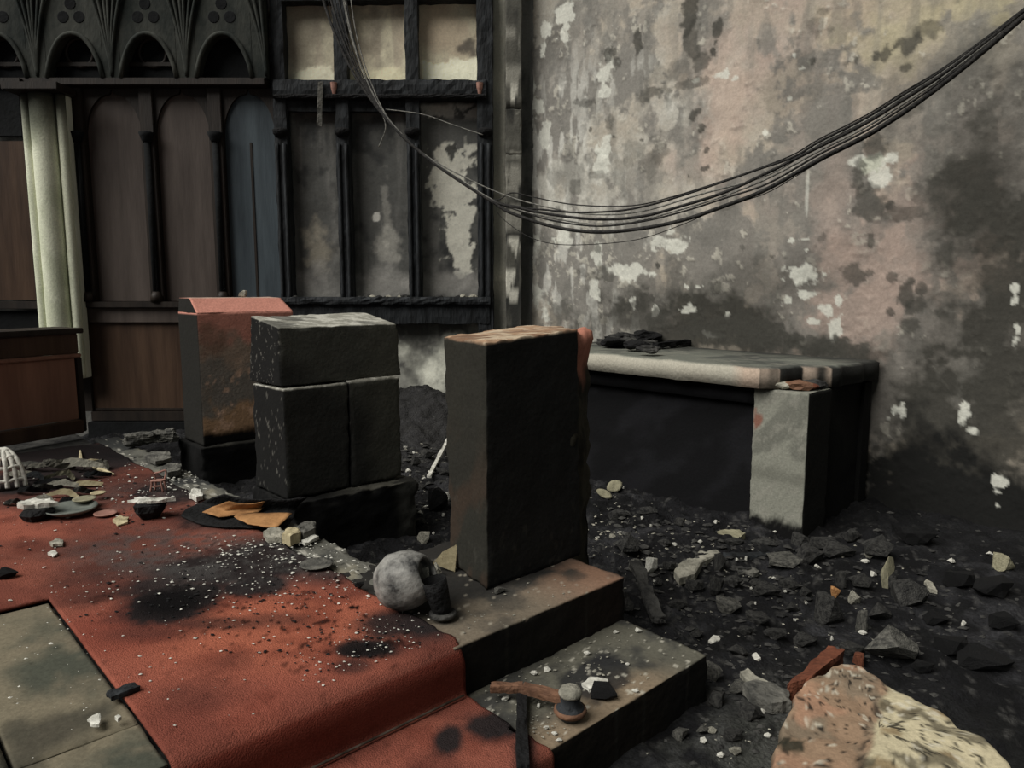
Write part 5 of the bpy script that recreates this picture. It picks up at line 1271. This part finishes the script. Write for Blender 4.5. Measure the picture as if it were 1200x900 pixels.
kerbpiece([(222, 578), (230, 582), (238, 579), (236, 572), (226, 571)], .03, 'white', 'white lump on the kerb left of the orange board', 9)
# small scrap on the pink pedestal
bm = hexa_bm([Vector(p) for p in [(0, 0, 0), (.06, 0, 0), (.06, .04, 0), (0, .04, 0)]], [Vector(p) for p in [(.015, 0, .035), (.07, 0, .055), (.07, .04, .05), (.015, .04, .035)]], 5, .012, 16, .01, 3)
pp = UV(.98, 4.02, zk1 + .004); bmesh.ops.translate(bm, verts=bm.verts, vec=pp); tag(link('stone_scrap', bm_mesh(bm), 'pale'), 'little grey scrap lying on top of the pink pedestal', 'scrap')

# ---- turned wooden piece on the lower step
ZL = -.178
rod = thing('turned_handle', onz(625, 806, ZL), 'broken brown wooden rod with a turned knob lying on the lower step', 'handle')
P0, P1, P2 = onz(574, 806, ZL + .045), onz(612, 806, ZL + .045), onz(674, 822, ZL + .06)
def timber(p0, p1, w, name, mat, seed):
    ax = (p1 - p0).normalized(); sd_ = ax.cross(Vector((0, 0, 1))).normalized() * w; up = sd_.cross(ax).normalized() * w
    q0 = [p0 - sd_ - up, p1 - sd_ - up, p1 + sd_ - up, p0 + sd_ - up]; q1 = [p0 - sd_ + up, p1 - sd_ + up, p1 + sd_ + up, p0 + sd_ + up]
    return link(name, bm_mesh(hexa_bm(q0, q1, 8, .004, 16, .006, seed)), mat, rod)
timber(P0, P1, .014, 'rod_end', 'stick', 1); timber(P1, P2, .016, 'rod', 'stick', 2)
pk = onz(668, 842, ZL)
bm = lathe_bm([(.030, 0), (.042, .012), (.050, .03), (.044, .042), (.030, .05), (.034, .075), (.034, .085)], 20, .04, 3); bmesh.ops.translate(bm, verts=bm.verts, vec=pk); link('knob', bm_mesh(bm, True), 'char', rod)
bm = lathe_bm([(.049, .020), (.054, .028), (.051, .038)], 20); bmesh.ops.translate(bm, verts=bm.verts, vec=pk); link('knob_ring', bm_mesh(bm, True), 'stick', rod)
bm = lathe_bm([(.036, .082), (.038, .09), (.030, .105)], 20, .1, 2); bmesh.ops.translate(bm, verts=bm.verts, vec=pk); link('knob_cap', bm_mesh(bm, True), 'pale', rod)
# burnt stick lying down over the lower step
pa, pb2 = onz(611, 812, ZL + .012), onz(613, 905, ZL + .012)
charlog('burnt_stick', pa, pb2, .016, .022, 'char_dark', 'flat burnt black stick lying from the brown rod down the carpet', 'stick', None, 21)
# charcoal clump and white crust on the tread
rock('charcoal_clump', 705, 820, 46, 14, 'char_dark', 'black charcoal clump on the tread of the lower step', 'charcoal', None, 9, z=ZL, sink=.05)
sheet('plaster_flake', [(684, 799), (690, 807), (702, 807), (713, 802), (712, 794), (700, 792), (690, 794)], .014, 'white', 'broad white plaster flake on the tread of the lower step', 'plaster', None, z=ZL, seed=11)
G6 = 'little flakes on the lower step'; L6 = 'little white flake on the tread of the lower step'
for (px, py, w, h) in [(640, 788, 12, 5), (626, 792, 10, 6), (688, 768, 9, 5), (745, 812, 9, 4), (684, 834, 8, 5), (650, 862, 8, 4), (655, 870, 9, 4), (640, 855, 7, 4), (592, 822, 10, 5), (632, 830, 8, 5), (748, 741, 10, 4), (722, 743, 8, 4), (735, 780, 6, 3)]:
    rock('plaster_flake', px, py, w, h, 'white', L6, 'plaster', G6, z=ZL, sink=.05)

# ---- countless flecks: white crumbs and grit
def flecks(name, label, pts, mat, size, seed):
    r = random.Random(seed); V = []; F = []
    for (p, k) in pts:
        s_ = size * k * (.35 + 1.3 * r.random() ** 2.2); a0 = r.uniform(0, 6.3); n = r.choice((4, 5)); b = len(V)
        for i in range(n):
            a = a0 + i * 2 * math.pi / n; q = s_ * r.uniform(.6, 1.2)
            V.append((p.x + q * math.cos(a), p.y + q * .8 * math.sin(a), p.z + s_ * r.uniform(.0, .35)))
        V.append((p.x, p.y, p.z + s_ * .55)); 
        for i in range(n): F.append((b + i, b + (i + 1) % n, b + n))
    me = bpy.data.meshes.new('m'); me.from_pydata(V, [], F); me.update()
    o = link(name, me, mat); tag(o, label, 'flecks', kind='stuff'); return o
R_ = random.Random(9)
def gpts(clusters, z=None, filt=None):
    out = []
    for (px, py, sx_, sy_, n) in clusters:
        for _ in range(n):
            x, y = px + R_.gauss(0, 1) * sx_, py + R_.gauss(0, 1) * sy_
            if z is None:
                p = onash(x, y); u, v = toUV(p)
                if (u < .93 and v > -.46) or u > 3.8 or (u > 2.75 and v > .1): continue
                p.z -= .004
                if p.y > 7.3 or p.x > 4: continue
            else:
                p = onz(x, y, z); u, v = toUV(p)
                if filt and not filt(u, v): continue
            out.append((p, p.y / 3.2))
    return out
onplat = lambda u, v: v > .06 and v < 4.3 and u < .17 and (u > -2.6)
flecks('ash_flecks', 'countless white flecks strewn over the red carpet and kerb', gpts([(300, 655, 70, 16, 220), (250, 690, 90, 14, 110), (160, 570, 60, 18, 160), (230, 555, 22, 16, 130), (380, 700, 70, 30, 90), (410, 770, 50, 16, 90), (330, 640, 40, 10, 90), (200, 770, 120, 50, 90), (60, 640, 50, 40, 50), (60, 780, 50, 60, 50), (400, 660, 30, 20, 60), (460, 740, 40, 14, 50)], .017, onplat), 'white', .0065, 1)
flecks('charcoal_grit', 'countless black charcoal grains strewn over the red carpet', gpts([(420, 755, 60, 18, 160), (300, 690, 70, 24, 140), (150, 575, 70, 20, 120), (350, 740, 80, 30, 100), (200, 700, 60, 20, 80), (200, 640, 100, 40, 60)], .016, onplat), 'char_dark', .008, 2)
flecks('ash_flecks', 'countless pale crumbs scattered through the black ash', gpts([(760, 630, 60, 24, 300), (880, 680, 90, 40, 240), (1000, 690, 80, 50, 120), (850, 800, 60, 50, 160), (500, 560, 20, 40, 120), (720, 620, 22, 18, 160), (860, 870, 50, 24, 80)]), 'pale', .0075, 3)
flecks('charcoal_rubble', 'countless small charred crumbs filling the ash floor', gpts([(800, 650, 80, 40, 500), (950, 700, 110, 60, 500), (860, 800, 60, 60, 300), (1080, 700, 70, 70, 250), (500, 540, 22, 50, 250)]), 'rock', .018, 4)
onlow = lambda u, v: -.40 < v < -.03 and -.8 < u < .84
flecks('ash_flecks', 'countless pale crumbs scattered on the lower step', gpts([(690, 780, 50, 22, 160), (600, 830, 40, 16, 80), (640, 860, 30, 16, 80), (520, 880, 50, 14, 40)], -.174, onlow), 'pale', .006, 5)
onup = lambda u, v: .01 < v < .28 and .05 < u < .86
flecks('ash_flecks', 'countless pale crumbs scattered on the upper step', gpts([(560, 730, 40, 14, 70), (650, 700, 50, 16, 60)], .002, onup), 'pale', .005, 6)
